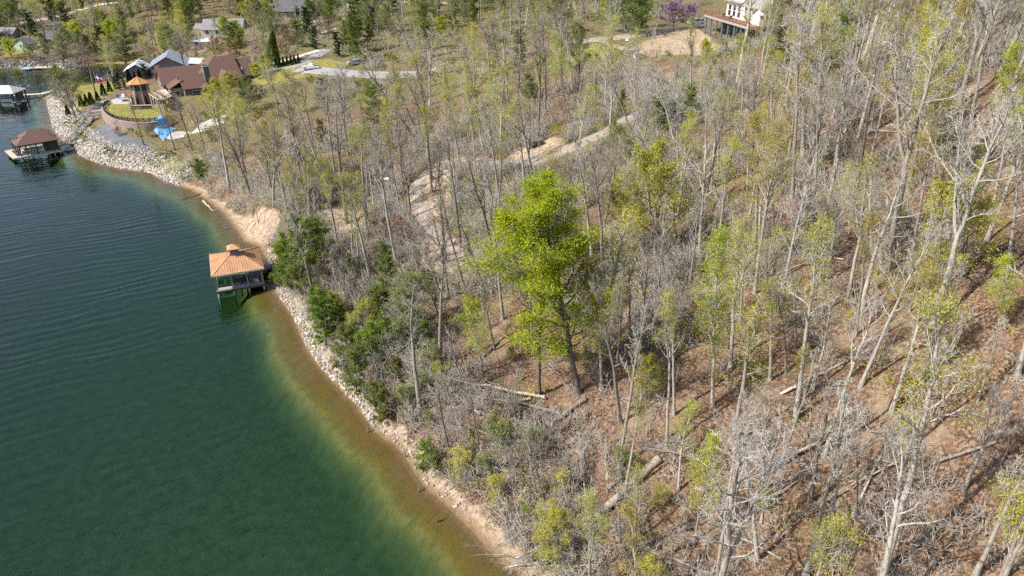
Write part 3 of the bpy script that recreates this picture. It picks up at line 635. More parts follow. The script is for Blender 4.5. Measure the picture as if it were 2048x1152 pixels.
# ---------------------------------------------------------------- the trees one can pick out in the photograph
R5 = random.Random(11)
plant_px('great_lime', 1158, 787, 1082, 392, 'leafy_tree', None, wide=1.08, hmax=34, rz=GREAT_RZ, label='big lime-green leafy tree standing alone in the middle of the slope')
SPECIAL = [  # prototype, base px, top px, width, name, look
    ('mid_lime', 965, 745, 938, 605, 1.25, 'leafy_tree', 'small lime-leaved tree'),
    ('low_yellow', 1308, 520, 1318, 308, .85, 'leafy_tree', 'yellow-green leafy tree with rounded crown'),
    ('low_yellow', 1262, 505, 1238, 375, .9, 'leafy_tree', 'low yellow-green leafy tree'),
    ('mid_lime', 1425, 810, 1440, 480, .8, 'leafy_tree', 'slim lime-leaved tree'),
    ('mid_lime', 1388, 1084, 1425, 880, .75, 'leafy_tree', 'short lime-leaved tree'),
    ('low_yellow', 1925, 560, 1925, 362, 1.0, 'leafy_tree', 'broad olive-yellow leafy tree'),
    ('mid_yellow', 1868, 400, 1885, 70, .9, 'leafy_tree', 'tall olive-yellow leafy tree'),
    ('mid_yellow', 1830, 330, 1860, 40, .8, 'leafy_tree', 'tall olive-yellow leafy tree'),
    ('mid_lime', 2015, 300, 2030, 100, 1.0, 'leafy_tree', 'bright lime-leaved tree'),
    ('mid_lime', 2040, 345, 2045, 190, 1.0, 'leafy_tree', 'bright lime-leaved tree'),
    ('mid_lime', 2010, 660, 2012, 520, 1.2, 'leafy_tree', 'bright lime-leaved tree'),
    ('mid_lime', 985, 228, 985, 150, 1.1, 'leafy_tree', 'compact lime-leaved tree'),
    ('mid_lime', 1130, 192, 1110, 72, 1.0, 'leafy_tree', 'tall lime-leaved tree'),
    ('mid_lime', 1092, 200, 1085, 110, 1.1, 'leafy_tree', 'tall lime-leaved tree'),
    ('low_pale', 1160, 175, 1155, 60, .7, 'leafy_tree', 'pale green budding tree'),
    ('low_green', 1278, 70, 1262, -25, 1.25, 'leafy_tree', 'round light green leafy tree'),
    ('low_lime', 1225, 62, 1220, -20, .9, 'leafy_tree', 'round light green leafy tree'),
    ('low_purple', 1348, 60, 1345, 8, 1.5, 'redbud_tree', 'purple blossoming tree'),
    ('low_purple', 1384, 58, 1378, 14, 1.5, 'redbud_tree', 'purple blossoming tree'),
    ('low_lime', 1412, 132, 1413, 82, .8, 'leafy_tree', 'small bright lime bush-like tree'),
    ('mid_lime', 1185, 255, 1190, 175, .9, 'leafy_tree', 'small lime-leaved tree'),
    ('low_rust', 1128, 235, 1130, 198, 1.1, 'leafy_tree', 'low golden-leaved tree'),
    ('low_red', 800, 492, 800, 440, 1.3, 'leafy_tree', 'low reddish tree'),
    ('low_red', 770, 482, 772, 438, 1.2, 'leafy_tree', 'low reddish tree'),
    ('cedar_tall', 545, 132, 545, 62, 1.1, 'leafy_tree', 'dense dark green cone-shaped tree'),
    ('low_rust', 575, 128, 572, 60, 1.0, 'leafy_tree', 'rust-coloured vase-shaped tree'),
    ('low_pink', 512, 128, 512, 90, 1.2, 'redbud_tree', 'pink blossoming tree'),
    ('low_pink', 315, 170, 317, 135, .8, 'redbud_tree', 'pink blossoming tree'),
    ('low_rust', 430, 118, 428, 75, 1.3, 'leafy_tree', 'rust-coloured rounded tree'),
    ('low_rust', 462, 116, 460, 85, 1.3, 'leafy_tree', 'rust-coloured rounded tree'),
    ('low_lime', 515, 158, 510, 128, 1.3, 'leafy_tree', 'low bright lime tree'),
    ('low_lime', 528, 148, 530, 112, 1.2, 'leafy_tree', 'low bright lime tree'),
    ('low_green', 662, 58, 660, -6, 1.0, 'leafy_tree', 'round light green leafy tree'),
    ('low_lime', 720, 60, 716, 8, 1.0, 'leafy_tree', 'round lime-leaved tree'),
    ('low_lime', 775, 55, 772, 12, .8, 'leafy_tree', 'round lime-leaved tree'),
    ('low_lime', 882, 75, 882, 36, 1.0, 'leafy_tree', 'round lime-leaved tree'),
    ('low_yellow', 500, 62, 498, -10, .9, 'leafy_tree', 'cream-yellow leafing tree'),
    ('low_yellow', 545, 60, 530, 5, .9, 'leafy_tree', 'cream-yellow leafing tree'),
    ('low_pale', 525, 75, 530, 32, 1.1, 'leafy_tree', 'pale green budding tree'),
    ('low_rust', 645, 42, 642, 0, 1.1, 'leafy_tree', 'rust-coloured rounded tree'),
    ('low_lime', 150, 100, 150, 50, 1.1, 'leafy_tree', 'round lime-leaved tree'),
    ('low_lime', 218, 92, 216, 44, 1.1, 'leafy_tree', 'round lime-leaved tree'),
    ('low_pale', 128, 135, 125, 62, 1.0, 'leafy_tree', 'pale green budding tree'),
    ('mid_lime', 60, 62, 62, -20, 1.2, 'leafy_tree', 'lime-leaved tree'),
    ('mid_green', 20, 60, 18, -15, 1.3, 'leafy_tree', 'green leafy tree'),
    ('mid_yellow', 120, 48, 118, -20, 1.2, 'leafy_tree', 'yellow-green leafing tree'),
    ('low_lime', 447, 72, 446, 36, 1.2, 'leafy_tree', 'low bright lime tree'),
    ('low_pale', 375, 105, 372, 55, 1.2, 'leafy_tree', 'pale green budding tree'),
    ('low_lime', 330, 105, 328, 50, 1.0, 'leafy_tree', 'lime-leaved tree'),
    ('mid_lime', 465, 300, 478, 205, 1.1, 'leafy_tree', 'lime-leaved tree'),
    ('low_yellow', 430, 245, 425, 165, 1.0, 'leafy_tree', 'yellow-green leafing tree'),
    ('low_yellow', 458, 215, 455, 150, 1.0, 'leafy_tree', 'yellow-green leafing tree'),
    ('low_pale', 500, 225, 498, 165, 1.0, 'leafy_tree', 'pale green budding tree'),
    ('low_pale', 810, 690, 815, 560, 1.0, 'leafy_tree', 'pale green budding tree'),
    ('low_pale', 880, 640, 850, 540, .9, 'leafy_tree', 'pale green budding tree'),
    ('low_yellow', 1090, 1130, 1110, 1030, .9, 'leafy_tree', 'yellow-green leafing tree'),
    ('low_yellow', 1290, 800, 1300, 720, 1.0, 'leafy_tree', 'low yellow-green leafing tree'),
    ('low_pale', 150, 232, 118, 140, 1.15, 'leafy_tree', 'sparse budding tree with leaning trunk'),
    ('low_pale', 1240, 330, 1235, 250, 1.0, 'leafy_tree', 'pale green budding tree'),
    ('mid_yellow', 1590, 800, 1610, 700, .9, 'leafy_tree', 'yellow-green leafing tree'),
]
for key, bu, bv, tu, tv, w, nm, look in SPECIAL: plant_px(key, bu, bv, tu, tv, nm, look, wide=w)
PINES = [('pine0', 602, 592, 606, 438, 1.05), ('pine2', 568, 575, 575, 478, .9), ('pine_b1', 770, 598, 772, 492, 1.0), ('pine1', 740, 660, 765, 575, 1.0), ('pine_b0', 652, 690, 645, 600, 1.1),
         ('pine_b2', 690, 735, 690, 655, 1.2), ('pine0', 712, 790, 715, 690, 1.0), ('pine1', 672, 650, 668, 590, 1.2), ('pine2', 735, 720, 745, 640, 1.1), ('pine_b2', 760, 840, 765, 770, 1.2), ('pine2', 640, 640, 640, 575, 1.2),
         ('pine_b0', 742, 248, 740, 172, 1.0), ('pine1', 700, 108, 702, 30, 1.25), ('pine1', 735, 100, 738, 35, 1.2), ('spruce', 612, 72, 612, 15, 1.0), ('spruce', 592, 44, 593, 12, 1.2), ('spruce', 676, 112, 672, 64, 1.0),
         ('spruce', 628, 98, 626, 52, 1.0), ('pine0', 845, 60, 848, 0, 1.2), ('pine0', 905, 55, 905, -5, 1.1), ('pine1', 945, 60, 948, -5, 1.1), ('pine0', 870, 40, 872, -10, 1.1), ('pine0', 1040, 118, 1040, 60, 1.1),
         ('pine0', 1325, 260, 1322, 190, 1.2), ('pine0', 1380, 240, 1384, 175, 1.2), ('pine1', 1240, 235, 1246, 180, 1.1), ('pine0', 1060, 200, 1055, 150, 1.2), ('pine1', 1452, 120, 1450, 85, 1.4), ('pine2', 1482, 105, 1480, 70, 1.4),
         ('pine0', 460, 100, 462, 45, 1.1), ('pine1', 480, 110, 478, 60, 1.1), ('spruce', 200, 105, 198, 55, 1.1), ('pine0', 250, 130, 252, 70, 1.1), ('pine1', 172, 118, 170, 70, 1.2), ('pine0', 485, 200, 485, 155, 1.1),
         ('pine2', 400, 360, 398, 318, 1.2), ('pine0', 530, 300, 528, 245, .9), ('pine1', 685, 100, 690, 50, 1.2), ('pine1', 640, 300, 640, 240, .8), ('pine2', 1655, 140, 1660, 60, 1.0), ('pine_b0', 1690, 110, 1695, 20, 1.0), ('pine_b2', 1570, 130, 1565, 60, 1.1),
         ('pine0', 825, 650, 830, 595, 1.0), ('pine1', 790, 770, 795, 715, 1.1), ('pine2', 845, 935, 850, 885, 1.1), ('pine1', 870, 950, 872, 905, 1.1), ('pine_b0', 1885, 320, 1890, 250, 1.1)]
for key, bu, bv, tu, tv, w in PINES:
    plant_px(key, bu, bv, tu, tv, 'spruce_tree' if key == 'spruce' else 'pine_tree', 'dark spruce' if key == 'spruce' else {'0': 'bushy green pine', '1': 'olive-green pine', '2': 'bright green pine'}[key[-1]], wide=w)
BARE_T = [  # base px, top px, dark?
    (595,287,572,180,1),(627,287,602,160,1),(661,287,645,150,0),(692,287,680,128,0),(827,250,780,135,1),(832,280,727,128,1),(842,267,822,150,1),(850,195,812,35,0),(860,210,857,60,0),(955,212,925,85,1),(1010,172,972,35,1),
    (606,381,568,175,1),(623,403,590,250,1),(671,356,645,165,0),(696,311,680,150,0),(749,423,732,282,0),(822,436,808,290,1),(897,595,872,400,1),(933,592,878,380,1),(912,532,818,428,1),(972,589,920,430,1),(988,515,940,300,1),
    (998,396,972,195,0),(1186,525,1160,255,0),(1206,562,1200,290,1),(922,495,893,255,1),(892,525,868,280,1),(1017,222,1003,20,0),(1125,187,1118,10,0),(1145,177,1128,40,0),(1272,290,1210,120,0),(1287,277,1255,110,0),(1352,290,1300,130,0),
    (1382,228,1376,40,0),(1584,407,1602,40,0),(1589,327,1596,20,0),(1606,305,1618,10,0),(1622,333,1650,30,0),(1666,356,1705,110,0),(1735,345,1790,110,0),(1780,505,1862,20,0),(1941,241,2008,-60,0),(1722,617,1790,330,0),(1696,592,1740,330,0),
    (1805,478,1830,330,0),(1277,335,1268,200,0),(1292,333,1288,215,0),(1357,333,1348,170,0),(1436,346,1440,180,0),(1508,528,1520,240,0),(1516,524,1530,300,0),(1545,483,1552,270,0),(1482,502,1486,380,0),(1494,380,1500,220,0),(1430,600,1440,430,0),
    (1610,1151,1700,780,0),(1637,1132,1706,850,0),(1768,1141,1915,620,0),(1713,1033,1718,860,1),(1745,992,1806,840,0),(1591,840,1640,440,0),(1625,782,1668,590,0),(1711,672,1748,430,0),(1783,825,1880,520,0),(1926,978,2030,760,0),(1955,803,2010,640,0),
    (1950,1151,2075,850,0),(1998,1165,2100,900,0),(1572,745,1572,560,1),(1630,620,1640,440,0),(1850,760,1905,520,0),(2010,560,2075,250,0),(1985,420,2040,180,0),(1895,480,1945,260,0),(2035,750,2120,430,0),
    (1530,1010,1520,780,0),(1515,1120,1490,850,0),(1540,760,1545,560,0),(1590,700,1600,520,0),(1640,560,1665,380,0),(1660,520,1690,330,0),
    (180,247,105,160,1),(157,225,120,150,1),(288,290,255,180,1),(350,300,318,185,1),(385,300,350,190,1),(418,330,385,210,1),(450,320,425,215,1),(505,400,455,250,1),(500,380,470,240,1),(545,395,515,250,1),(560,385,540,255,1),
    (192,195,165,70,1),(255,148,230,55,1),(238,152,215,70,1),(97,112,80,20,1),(50,108,35,25,1),(22,112,0,15,1),(215,40,200,-30,0),(150,50,140,-20,1),(190,52,180,-25,1),(250,62,236,-20,1),(300,60,285,-20,1),(310,128,300,40,1),(375,160,352,60,1),
    (740,640,700,520,1),(700,620,670,520,1),(815,600,790,480,1),(860,690,835,560,1),(990,700,960,560,1),(905,930,870,770,1),(960,900,930,760,1),(1040,880,1020,760,1),(1090,1000,1050,880,1),(1062,945,1050,830,0),(1240,1100,1230,940,0),(1270,1110,1275,930,0),
    (1310,640,1310,500,0),(1262,690,1250,540,1),(1345,720,1350,560,0),(1480,650,1490,480,0),(1350,480,1345,330,0),(1400,470,1405,330,0),(1330,560,1320,420,1),(1145,430,1130,300,0),(1060,500,1030,380,1)]
for i, (bu, bv, tu, tv, dk) in enumerate(BARE_T):
    if not dk and bu > 1250 and R5.random() < 0.35:
        c = R5.choice(('yellow', 'gold', 'yellow')); plant_px('bud_%s%d' % (c, R5.randrange(4)), bu, bv, tu, tv, 'budding_tree', 'tree with sparse %s buds' % {'yellow': 'yellow-green', 'gold': 'golden'}[c], wide=R5.uniform(.85, 1.1), hmin=6, hmax=29)
    else: plant_px('bare_%s%d' % ('dark' if dk else 'pale', R5.randrange(6)), bu, bv, tu, tv, 'bare_tree', 'dark bare tree' if dk else 'pale grey bare tree', wide=R5.uniform(.85, 1.1), hmin=6, hmax=29)

# ---------------------------------------------------------------- the rest of the wood, grown where the ground is not lawn, road, beach or yard
YARDS = [px_poly(p) for p in ([(205,245),(330,248),(520,190),(505,120),(250,120),(225,185)], [(1395,78),(1520,85),(1560,10),(1420,-5)], [(400,75),(480,75),(480,35),(400,35)], [(545,35),(690,32),(690,5),(550,5)], [(0,112),(0,88),(100,85),(110,105)], [(1130,120),(1200,85),(1250,95),(1240,115)], [(100,260),(140,170),(240,165),(215,210),(150,250)], [(200,330),(240,270),(350,260),(345,340)])]
def in_yard(x, y): return any(bool(poly_mask(np.array([x]), np.array([y]), L)[0]) for L in YARDS)
taken = [(t[0].location.x, t[0].location.y) for t in TREES]
def scatter(n, seed, ymin, ymax, dmin, test=None, sdmin=3.5, margin=60, road=1.2, own=True, tries=60):
    rng = random.Random(seed); out = []; cell = {}
    def put(x, y): cell.setdefault((int(x // dmin), int(y // dmin)), []).append((x, y))
    for p in (taken if own else []): put(*p)
    for _ in range(n * tries):
        if len(out) >= n: break
        t = ymin + (ymax - ymin) * math.sqrt(rng.random()) if ymax > 170 else rng.uniform(ymin, ymax)
        x = rng.uniform(-0.8, 0.86) * (t + 12); y = t
        if float(grid_sample(SD, x, y)) < sdmin or float(grid_sample(ROADD, x, y)) < road: continue
        b = np.array((x, y, hz(x, y))); u, v, zc = project(b)
        if not (-margin < u < 2048 + margin and -30 < v < 1330): continue
        if in_yard(x, y) or (test and not test(x, y, u, v, rng)): continue
        ci, cj = int(x // dmin), int(y // dmin)
        if any((x - q[0]) ** 2 + (y - q[1]) ** 2 < dmin * dmin for a in (-1, 0, 1) for c in (-1, 0, 1) for q in cell.get((ci + a, cj + c), ())): continue
        put(x, y); out.append(b)
        if own: taken.append((x, y))
    return out
rs = random.Random(77)
KEEP_CLEAR = [((1395, 0, 1500, 72), .04), ((1125, 50, 1400, 125), .12), ((930, 340, 1200, 800), .05), ((405, 480, 560, 610), .0), ((205, 85, 520, 255), .12), ((560, 95, 870, 158), .35), ((400, 32, 490, 74), .08), ((545, 0, 640, 34), .12), ((40, 40, 140, 80), .3), ((815, 320, 930, 520), .12), ((930, 250, 1230, 340), .3), ((0, 160, 345, 350), .1), ((1310, 0, 1405, 62), .0)]
def clear_view(x, y, u, v, rng, h=20):
    # the photograph shows these places almost free of trees in front
    u2, v2, _ = project((x, y, hz(x, y) + h)); lo, hi = min(u, u2) - 14, max(u, u2) + 14
    for (a, b, c, d), p in KEEP_CLEAR:
        if lo < c and hi > a and v2 < d and v > (b + d) / 2 and rng.random() > p: return False
    return True
def open_mid(x, y, u, v, rng):
    if not clear_view(x, y, u, v, rng): return False
    return open_mid2(x, y, u, v, rng)
def open_mid2(x, y, u, v, rng):         # the middle of the slope under the big tree is thinner
    if 1080 < u < 1420 and 560 < v < 1000: return rng.random() < 0.3
    if u < 1000 and v > 560: return rng.random() < 0.5
    if 560 < u < 1250 and 230 < v < 560: return rng.random() < 0.25
    return True
for b in scatter(180, 1, 30, 150, 4.4, open_mid):
    u = project(b)[0]; pale = rs.random() < (0.85 if u > 1150 else 0.35); k = rs.random(); tilt = (rs.gauss(0, .075), rs.gauss(0, .06))
    if k < 0.36: plant('bare_%s%d' % ('pale' if pale else 'dark', rs.randrange(6)), b, rs.uniform(15, 23), 'bare_tree', 'pale grey bare tree' if pale else 'dark bare tree', tilt=tilt, wide=rs.uniform(.7, 1.25))
    elif k < 0.66: plant('bud_yellow%d' % rs.randrange(4), b, rs.uniform(12, 21), 'budding_tree', 'tree with sparse yellow-green buds', tilt=tilt, wide=rs.uniform(.7, 1.25))
    elif k < 0.88: plant('bud_gold%d' % rs.randrange(4), b, rs.uniform(11, 20), 'budding_tree', 'tree with sparse golden buds', tilt=tilt, wide=rs.uniform(.7, 1.25))
    else: plant('bud_lime%d' % rs.randrange(4), b, rs.uniform(10, 17), 'budding_tree', 'tree with sparse lime-green leaves', tilt=tilt)
for b in scatter(430, 2, 150, 420, 4.6, lambda x, y, u, v, rng: clear_view(x, y, u, v, rng, 17), sdmin=3):
    u, v, _ = project(b); k = rs.random(); tilt = (rs.gauss(0, .04), rs.gauss(0, .04))
    if k < 0.07: plant('bare_%s%d' % ('dark' if u < 800 else 'pale', rs.randrange(6)), b, rs.uniform(13, 20), 'bare_tree', 'dark bare tree' if u < 800 else 'pale grey bare tree', tilt=tilt)
    elif k < 0.38: plant(rs.choice(['bud_yellow1', 'bud_yellow2', 'mid_yellow', 'bud_gold0']), b, rs.uniform(10, 17), 'budding_tree', 'tree with sparse yellow-green buds', tilt=tilt)
    elif k < 0.60: plant(rs.choice(['mid_pale', 'low_pale']), b, rs.uniform(7, 12), 'leafy_tree', 'pale green budding tree', tilt=tilt)
    elif k < 0.76: plant(rs.choice(['mid_lime', 'low_lime', 'bud_lime1']), b, rs.uniform(6, 11), 'leafy_tree', 'lime-leaved tree', tilt=tilt)
    elif k < 0.93: plant(rs.choice(['pine0', 'pine1', 'pine_b1']), b, rs.uniform(6, 12), 'pine_tree', 'bushy green pine', tilt=tilt)
    else: plant(rs.choice(['low_rust', 'low_bare']), b, rs.uniform(6, 9), 'leafy_tree', 'rust-coloured rounded tree', tilt=tilt)
for b in scatter(210, 3, 34, 175, 3.2, lambda x, y, u, v, rng: clear_view(x, y, u, v, rng, 7), sdmin=3):
    if rs.random() < 0.6: plant('sap%d' % rs.randrange(3), b, rs.uniform(5, 11), 'sapling', 'thin bare young tree', tilt=(rs.gauss(0, .08), rs.gauss(0, .08)))
    else: plant('sap_leaf%d' % rs.randrange(3), b, rs.uniform(4, 9), 'sapling', 'thin young tree in fresh leaf', tilt=(rs.gauss(0, .08), rs.gauss(0, .08)))

for b in scatter(46, 7, 34, 80, 3.4, lambda x, y, u, v, rng: u > 1180 and 560 < v < 1250, sdmin=6):
    pale = rs.random() < .85; plant('bare_%s%d' % ('pale' if pale else 'dark', rs.randrange(6)), b, rs.uniform(11, 19), 'bare_tree', 'pale grey bare tree' if pale else 'dark bare tree', tilt=(rs.gauss(0, .07), rs.gauss(0, .07)), wide=rs.uniform(.6, 1.0))
for b in scatter(130, 8, 255, 430, 5.0, lambda x, y, u, v, rng: u < 1250 and clear_view(x, y, u, v, rng, 10), sdmin=3):
    k = rs.random()
    if k < .45: plant(rs.choice(['pine0', 'pine1', 'pine_b1', 'spruce']), b, rs.uniform(8, 14), 'pine_tree', 'bushy green pine', wide=1.2)
    elif k < .7: plant(rs.choice(['mid_green', 'mid_lime', 'low_green']), b, rs.uniform(8, 13), 'leafy_tree', 'green leafy tree', wide=1.2)
    else: plant(rs.choice(['low_pale', 'mid_pale', 'low_bare']), b, rs.uniform(8, 13), 'budding_tree', 'greyish half-leafed tree', wide=1.1)
# shrubs of the understorey: a belt along the shore and loose ones under the trees
for b in scatter(135, 4, 36, 112, 1.9, lambda x, y, u, v, rng: float(grid_sample(SD, x, y)) < 11 and rng.random() < 0.9, sdmin=2.3, own=False):
    k = rs.random(); i = rs.randrange(3); h = rs.uniform(2.0, 4.6); sdv = float(grid_sample(SD, b[0], b[1]))
    if k < .40: plant(rs.choice(['shrub%d', 'shrub_brown%d']) % i, b, h, 'shrub', 'leafless grey shrub', cat='shrub')
    elif b[1] < 74 and k > .5: plant(rs.choice(['shrub%d', 'shrub_brown%d', 'shrub%d', 'shrub_yellow%d']) % i, b, h, 'shrub', 'scraggy half-bare shrub', cat='shrub')
    elif k < .58: plant('shrub_pale%d' % i, b, h, 'shrub', 'pale green shrub', cat='shrub')
    elif k < .74: plant('shrub_green%d' % i, b, h, 'shrub', 'mid-green shrub', cat='shrub')
    elif k < .86: plant('shrub_yellow%d' % i, b, h, 'shrub', 'yellow-green shrub', cat='shrub')
    else: plant('pine%d' % i, b, h * 1.2, 'pine_tree', 'small bushy pine', wide=1.3)
for b in scatter(150, 5, 32, 160, 3.0, lambda x, y, u, v, rng: float(grid_sample(SD, x, y)) > 9, own=False):
    k = rs.random(); i = rs.randrange(3); h = rs.uniform(1.8, 4.8)
    if k < .72: plant(rs.choice(['shrub%d', 'shrub%d', 'shrub_brown%d']) % i, b, h, 'shrub', 'leafless grey shrub', cat='shrub')
    elif k < .88: plant('shrub_yellow%d' % i, b, h, 'shrub', 'yellow-green shrub', cat='shrub')
    else: plant('shrub_pale%d' % i, b, h, 'shrub', 'pale green shrub', cat='shrub')
# dead trees lying on the slope
for b in scatter(34, 6, 34, 120, 5.0, lambda x, y, u, v, rng: u > 880 and v < 1130, own=False):
    L = rs.uniform(6, 13); a = rs.uniform(0, 6.28); e = (b[0] + math.cos(a) * L, b[1] + math.sin(a) * L); ax = Vector((e[0] - b[0], e[1] - b[1], hz(*e) + .5 - b[2])).normalized()
    t = plant('bare_%s%d' % (rs.choice(('pale', 'pale', 'dark')), rs.randrange(6)), (b[0], b[1], b[2] + .22), L, 'fallen_tree', 'fallen dead tree', wide=.8, cat='fallen tree')
    t.rotation_mode = 'QUATERNION'; t.rotation_quaternion = Vector((0, 0, 1)).rotation_difference(ax)

for bu, bv, tu, tv, k in ((1130, 1075, 1010, 1150, 0), (1165, 1100, 1040, 1160, 2), (1210, 1130, 1075, 1155, 4), (1075, 1040, 1010, 1100, 3), (1120, 830, 930, 790, 4), (1060, 800, 900, 830, 1), (1000, 880, 870, 840, 0), (960, 830, 850, 760, 2), (1420, 1000, 1560, 930, 1), (1560, 1120, 1420, 1060, 4), (1340, 1130, 1230, 1060, 0), (1600, 960, 1480, 1050, 2)):
    b = ground(bu, bv); e = ground(tu, tv); ax = Vector((e[0] - b[0], e[1] - b[1], e[2] + .8 - b[2])); L = ax.length
    t = plant('bare_pale%d' % k, (b[0], b[1], b[2] + .25), L, 'fallen_tree', 'fallen bleached dead tree', wide=1.0, cat='fallen tree'); t.rotation_mode = 'QUATERNION'; t.rotation_quaternion = Vector((0, 0, 1)).rotation_difference(ax.normalized())

# every tree gets a label that finds it: its look, and its rank among its like near something easy to find
MARKS = [('the orange-roofed boathouse', 478, 545), ('the big lime-green tree', 1100, 600), ('the gravel track bend', 850, 370), ('the white house', 1460, 30), ('the silver minivan', 710, 122), ('the brown-roofed house', 420, 150),
         ('the octagonal tower', 285, 180), ('the brown-roofed boathouse', 75, 290), ('the grey utility box', 771, 366), ('the thick pale fallen log', 1250, 985), ('the grey stone shed', 1060, 275), ('the grassy bank', 1190, 105),
         ('the upper right corner', 2020, 40), ('the lower right corner', 2020, 1110), ('the right edge middle', 2020, 560), ('the slim lime tree', 1430, 640), ('the green-sided house', 90, 60), ('the grey-roofed far house', 440, 55),
         ('the yellow-green round tree', 1310, 350), ('the mossy log', 1105, 850), ('the olive-yellow tree', 1925, 430), ('the twin pale trunks', 1590, 300), ('the dark bluff house', 610, 20), ('the rocky shore bank', 660, 700), ('the bay beach', 480, 430), ('the bottom edge centre', 1500, 1130), ('the top edge centre', 1000, 20), ('the purple redbuds', 1360, 35)]
ORD = ['nearest', 'second nearest', 'third nearest', 'fourth nearest', 'fifth nearest', 'sixth nearest', 'seventh nearest', 'eighth nearest', 'ninth nearest', 'tenth nearest'] + ['%dth nearest' % i for i in range(11, 60)]
def label_trees():
    buckets = {}
    for root, look, (u, v) in TREES:
        nm, mu, mv = min(MARKS, key=lambda m: (m[1] - u) ** 2 + (m[2] - v) ** 2)
        dx, dy = u - mu, v - mv
        side = ('right of' if dx > 0 else 'left of') if abs(dx) > abs(dy) else ('below' if dy > 0 else 'above')
        buckets.setdefault((look, side, nm), []).append((dx * dx + dy * dy, root))
    for (look, side, nm), lst in buckets.items():
        lst.sort(key=lambda q: q[0])
        for k, (_, root) in enumerate(lst):
            root['label'] = '%s, %s%s %s' % (look, '' if len(lst) == 1 else ORD[k] + ' ', side, nm)
            root['group'] = look + 's in the wood'
label_trees()

# ================================================================ UNDERGROWTH, STONES, LOGS
def thin(P, D, r):
    """straight three-sided twigs, three faces each"""
    n = len(P); t = unit(D); ref = np.where(np.abs(t[:, :1]) < 0.8, np.array([[1.0, 0, 0]]), np.array([[0, 1.0, 0]])); a = unit(np.cross(t, ref)); b = np.cross(t, a)
    V = np.zeros((n, 4, 3))
    for k in range(3): V[:, k] = P + (a * math.cos(k * 2.094) + b * math.sin(k * 2.094)) * np.asarray(r)[:, None]
    V[:, 3] = P + D
    F = (np.arange(n)[:, None, None] * 4 + np.array([(0, 1, 3), (1, 2, 3), (2, 0, 3)])[None]).reshape(-1, 3)
    return V.reshape(-1, 3), F
def bush(seed, n1=7, n2=3, h=2.0, r=0.036, up=1.1):
    rng = np.random.default_rng(seed); d1 = unit(rng.normal(0, .55, (n1, 3)) + np.array((0, 0, up))) * h * rng.uniform(.5, 1.1, n1)[:, None]; p1 = rng.normal(0, .22, (n1, 3)) * np.array((1, 1, 0))
    i = np.repeat(np.arange(n1), n2); f = rng.uniform(.25, .95, len(i))[:, None]; p2 = p1[i] + d1[i] * f; d2 = unit(unit(d1[i]) + rng.normal(0, .6, (len(i), 3))) * h * rng.uniform(.2, .5, len(i))[:, None]
    j = np.repeat(np.arange(len(i)), 1); g = rng.uniform(.3, .95, len(j))[:, None]; p3 = p2[j] + d2[j] * g; d3 = unit(unit(d2[j]) + rng.normal(0, .6, (len(j), 3))) * h * rng.uniform(.12, .25, len(j))[:, None]
    V = join([thin(p1, d1, np.full(n1, r)), thin(p2, d2, np.full(len(i), r * .7)), thin(p3, d3, np.full(len(j), r * .5))])
    return V, np.concatenate([p2 + d2, p3 + d3])
def spread_mesh(protos, pts, scales, seed):
    rng = np.random.default_rng(seed); out = []; which = rng.integers(0, len(protos), len(pts))
    for k, (V, F) in enumerate(protos):
        ids = np.nonzero(which == k)[0]; n = len(ids)
        if n == 0: continue
        a = rng.uniform(0, 6.283, n); c, s = np.cos(a), np.sin(a); sc = scales[ids]
        X = (V[None, :, 0] * c[:, None] - V[None, :, 1] * s[:, None]) * sc[:, None] + pts[ids, 0:1]
        Y = (V[None, :, 0] * s[:, None] + V[None, :, 1] * c[:, None]) * sc[:, None] + pts[ids, 1:2]
        Z = V[None, :, 2] * sc[:, None] + pts[ids, 2:3]
        out.append((np.stack([X, Y, Z], -1).reshape(-1, 3), (F[None] + np.arange(n)[:, None, None] * len(V)).reshape(-1, 3)))
    return join(out)
YM = np.zeros(GX.shape, bool)
for L in YARDS[:1] + YARDS[1:3] + YARDS[4:7]: YM |= poly_mask(GX, GY, L)
def field(n, seed, ymin, ymax, sdmin, dens, power=0.5):
    """many points on the ground in view, kept with probability dens(x, y)"""
    rng = np.random.default_rng(seed); y = ymin + (ymax - ymin) * rng.random(n) ** power; x = rng.uniform(-0.8, 0.84, n) * (y + 10)
    ok = (grid_sample(SD, x, y) > sdmin) & (grid_sample(ROADD, x, y) > 0.6) & (grid_sample(YM.astype(float), x, y) < 0.5) & (grid_sample(grass, x, y) < 0.4) & (grid_sample(bare, x, y) < 0.55)
    zc = y * CP - (grid_sample(HG, x, y) - CAM_H) * SP; u = 1024 + FPX * x / zc; ok &= (u > -40) & (u < 2090)
    ok &= rng.random(n) < dens(x, y); x, y = x[ok], y[ok]
    return np.stack([x, y, grid_sample(HG, x, y) - 0.03], 1)
def d_brush(x, y):
    sdv = grid_sample(SD, x, y); rd = grid_sample(ROADD, x, y)
    return np.clip(0.20 + 0.16 * smooth(110, 70, y) + 1.0 * fbm(x / 9, y / 9, 31) + 0.5 * smooth(16, 5, sdv) + 0.45 * smooth(20, 4, rd) * smooth(60, 100, y), 0.03, 1)
def d_green(x, y):
    sdv = grid_sample(SD, x, y); rd = grid_sample(ROADD, x, y)
    return np.clip(0.12 + 1.1 * fbm(x / 8, y / 8, 44) + 0.5 * smooth(12, 4, sdv) + 0.35 * smooth(25, 5, rd) + 0.4 * smooth(120, 200, y), 0.01, 1)
BR = [bush(200 + i, h=[1.6, 2.2, 1.2, 2.6][i]) for i in range(4)]
p = np.concatenate([field(21000, 51, 30, 165, 1.8, d_brush, 0.62), field(6000, 52, 165, 360, 3, d_brush, 0.6)])
V, F = spread_mesh([b[0] for b in BR], p, np.random.default_rng(3).uniform(.7, 1.9, len(p)) * np.where(p[:, 1] > 165, 1.4, 1.0), 61)
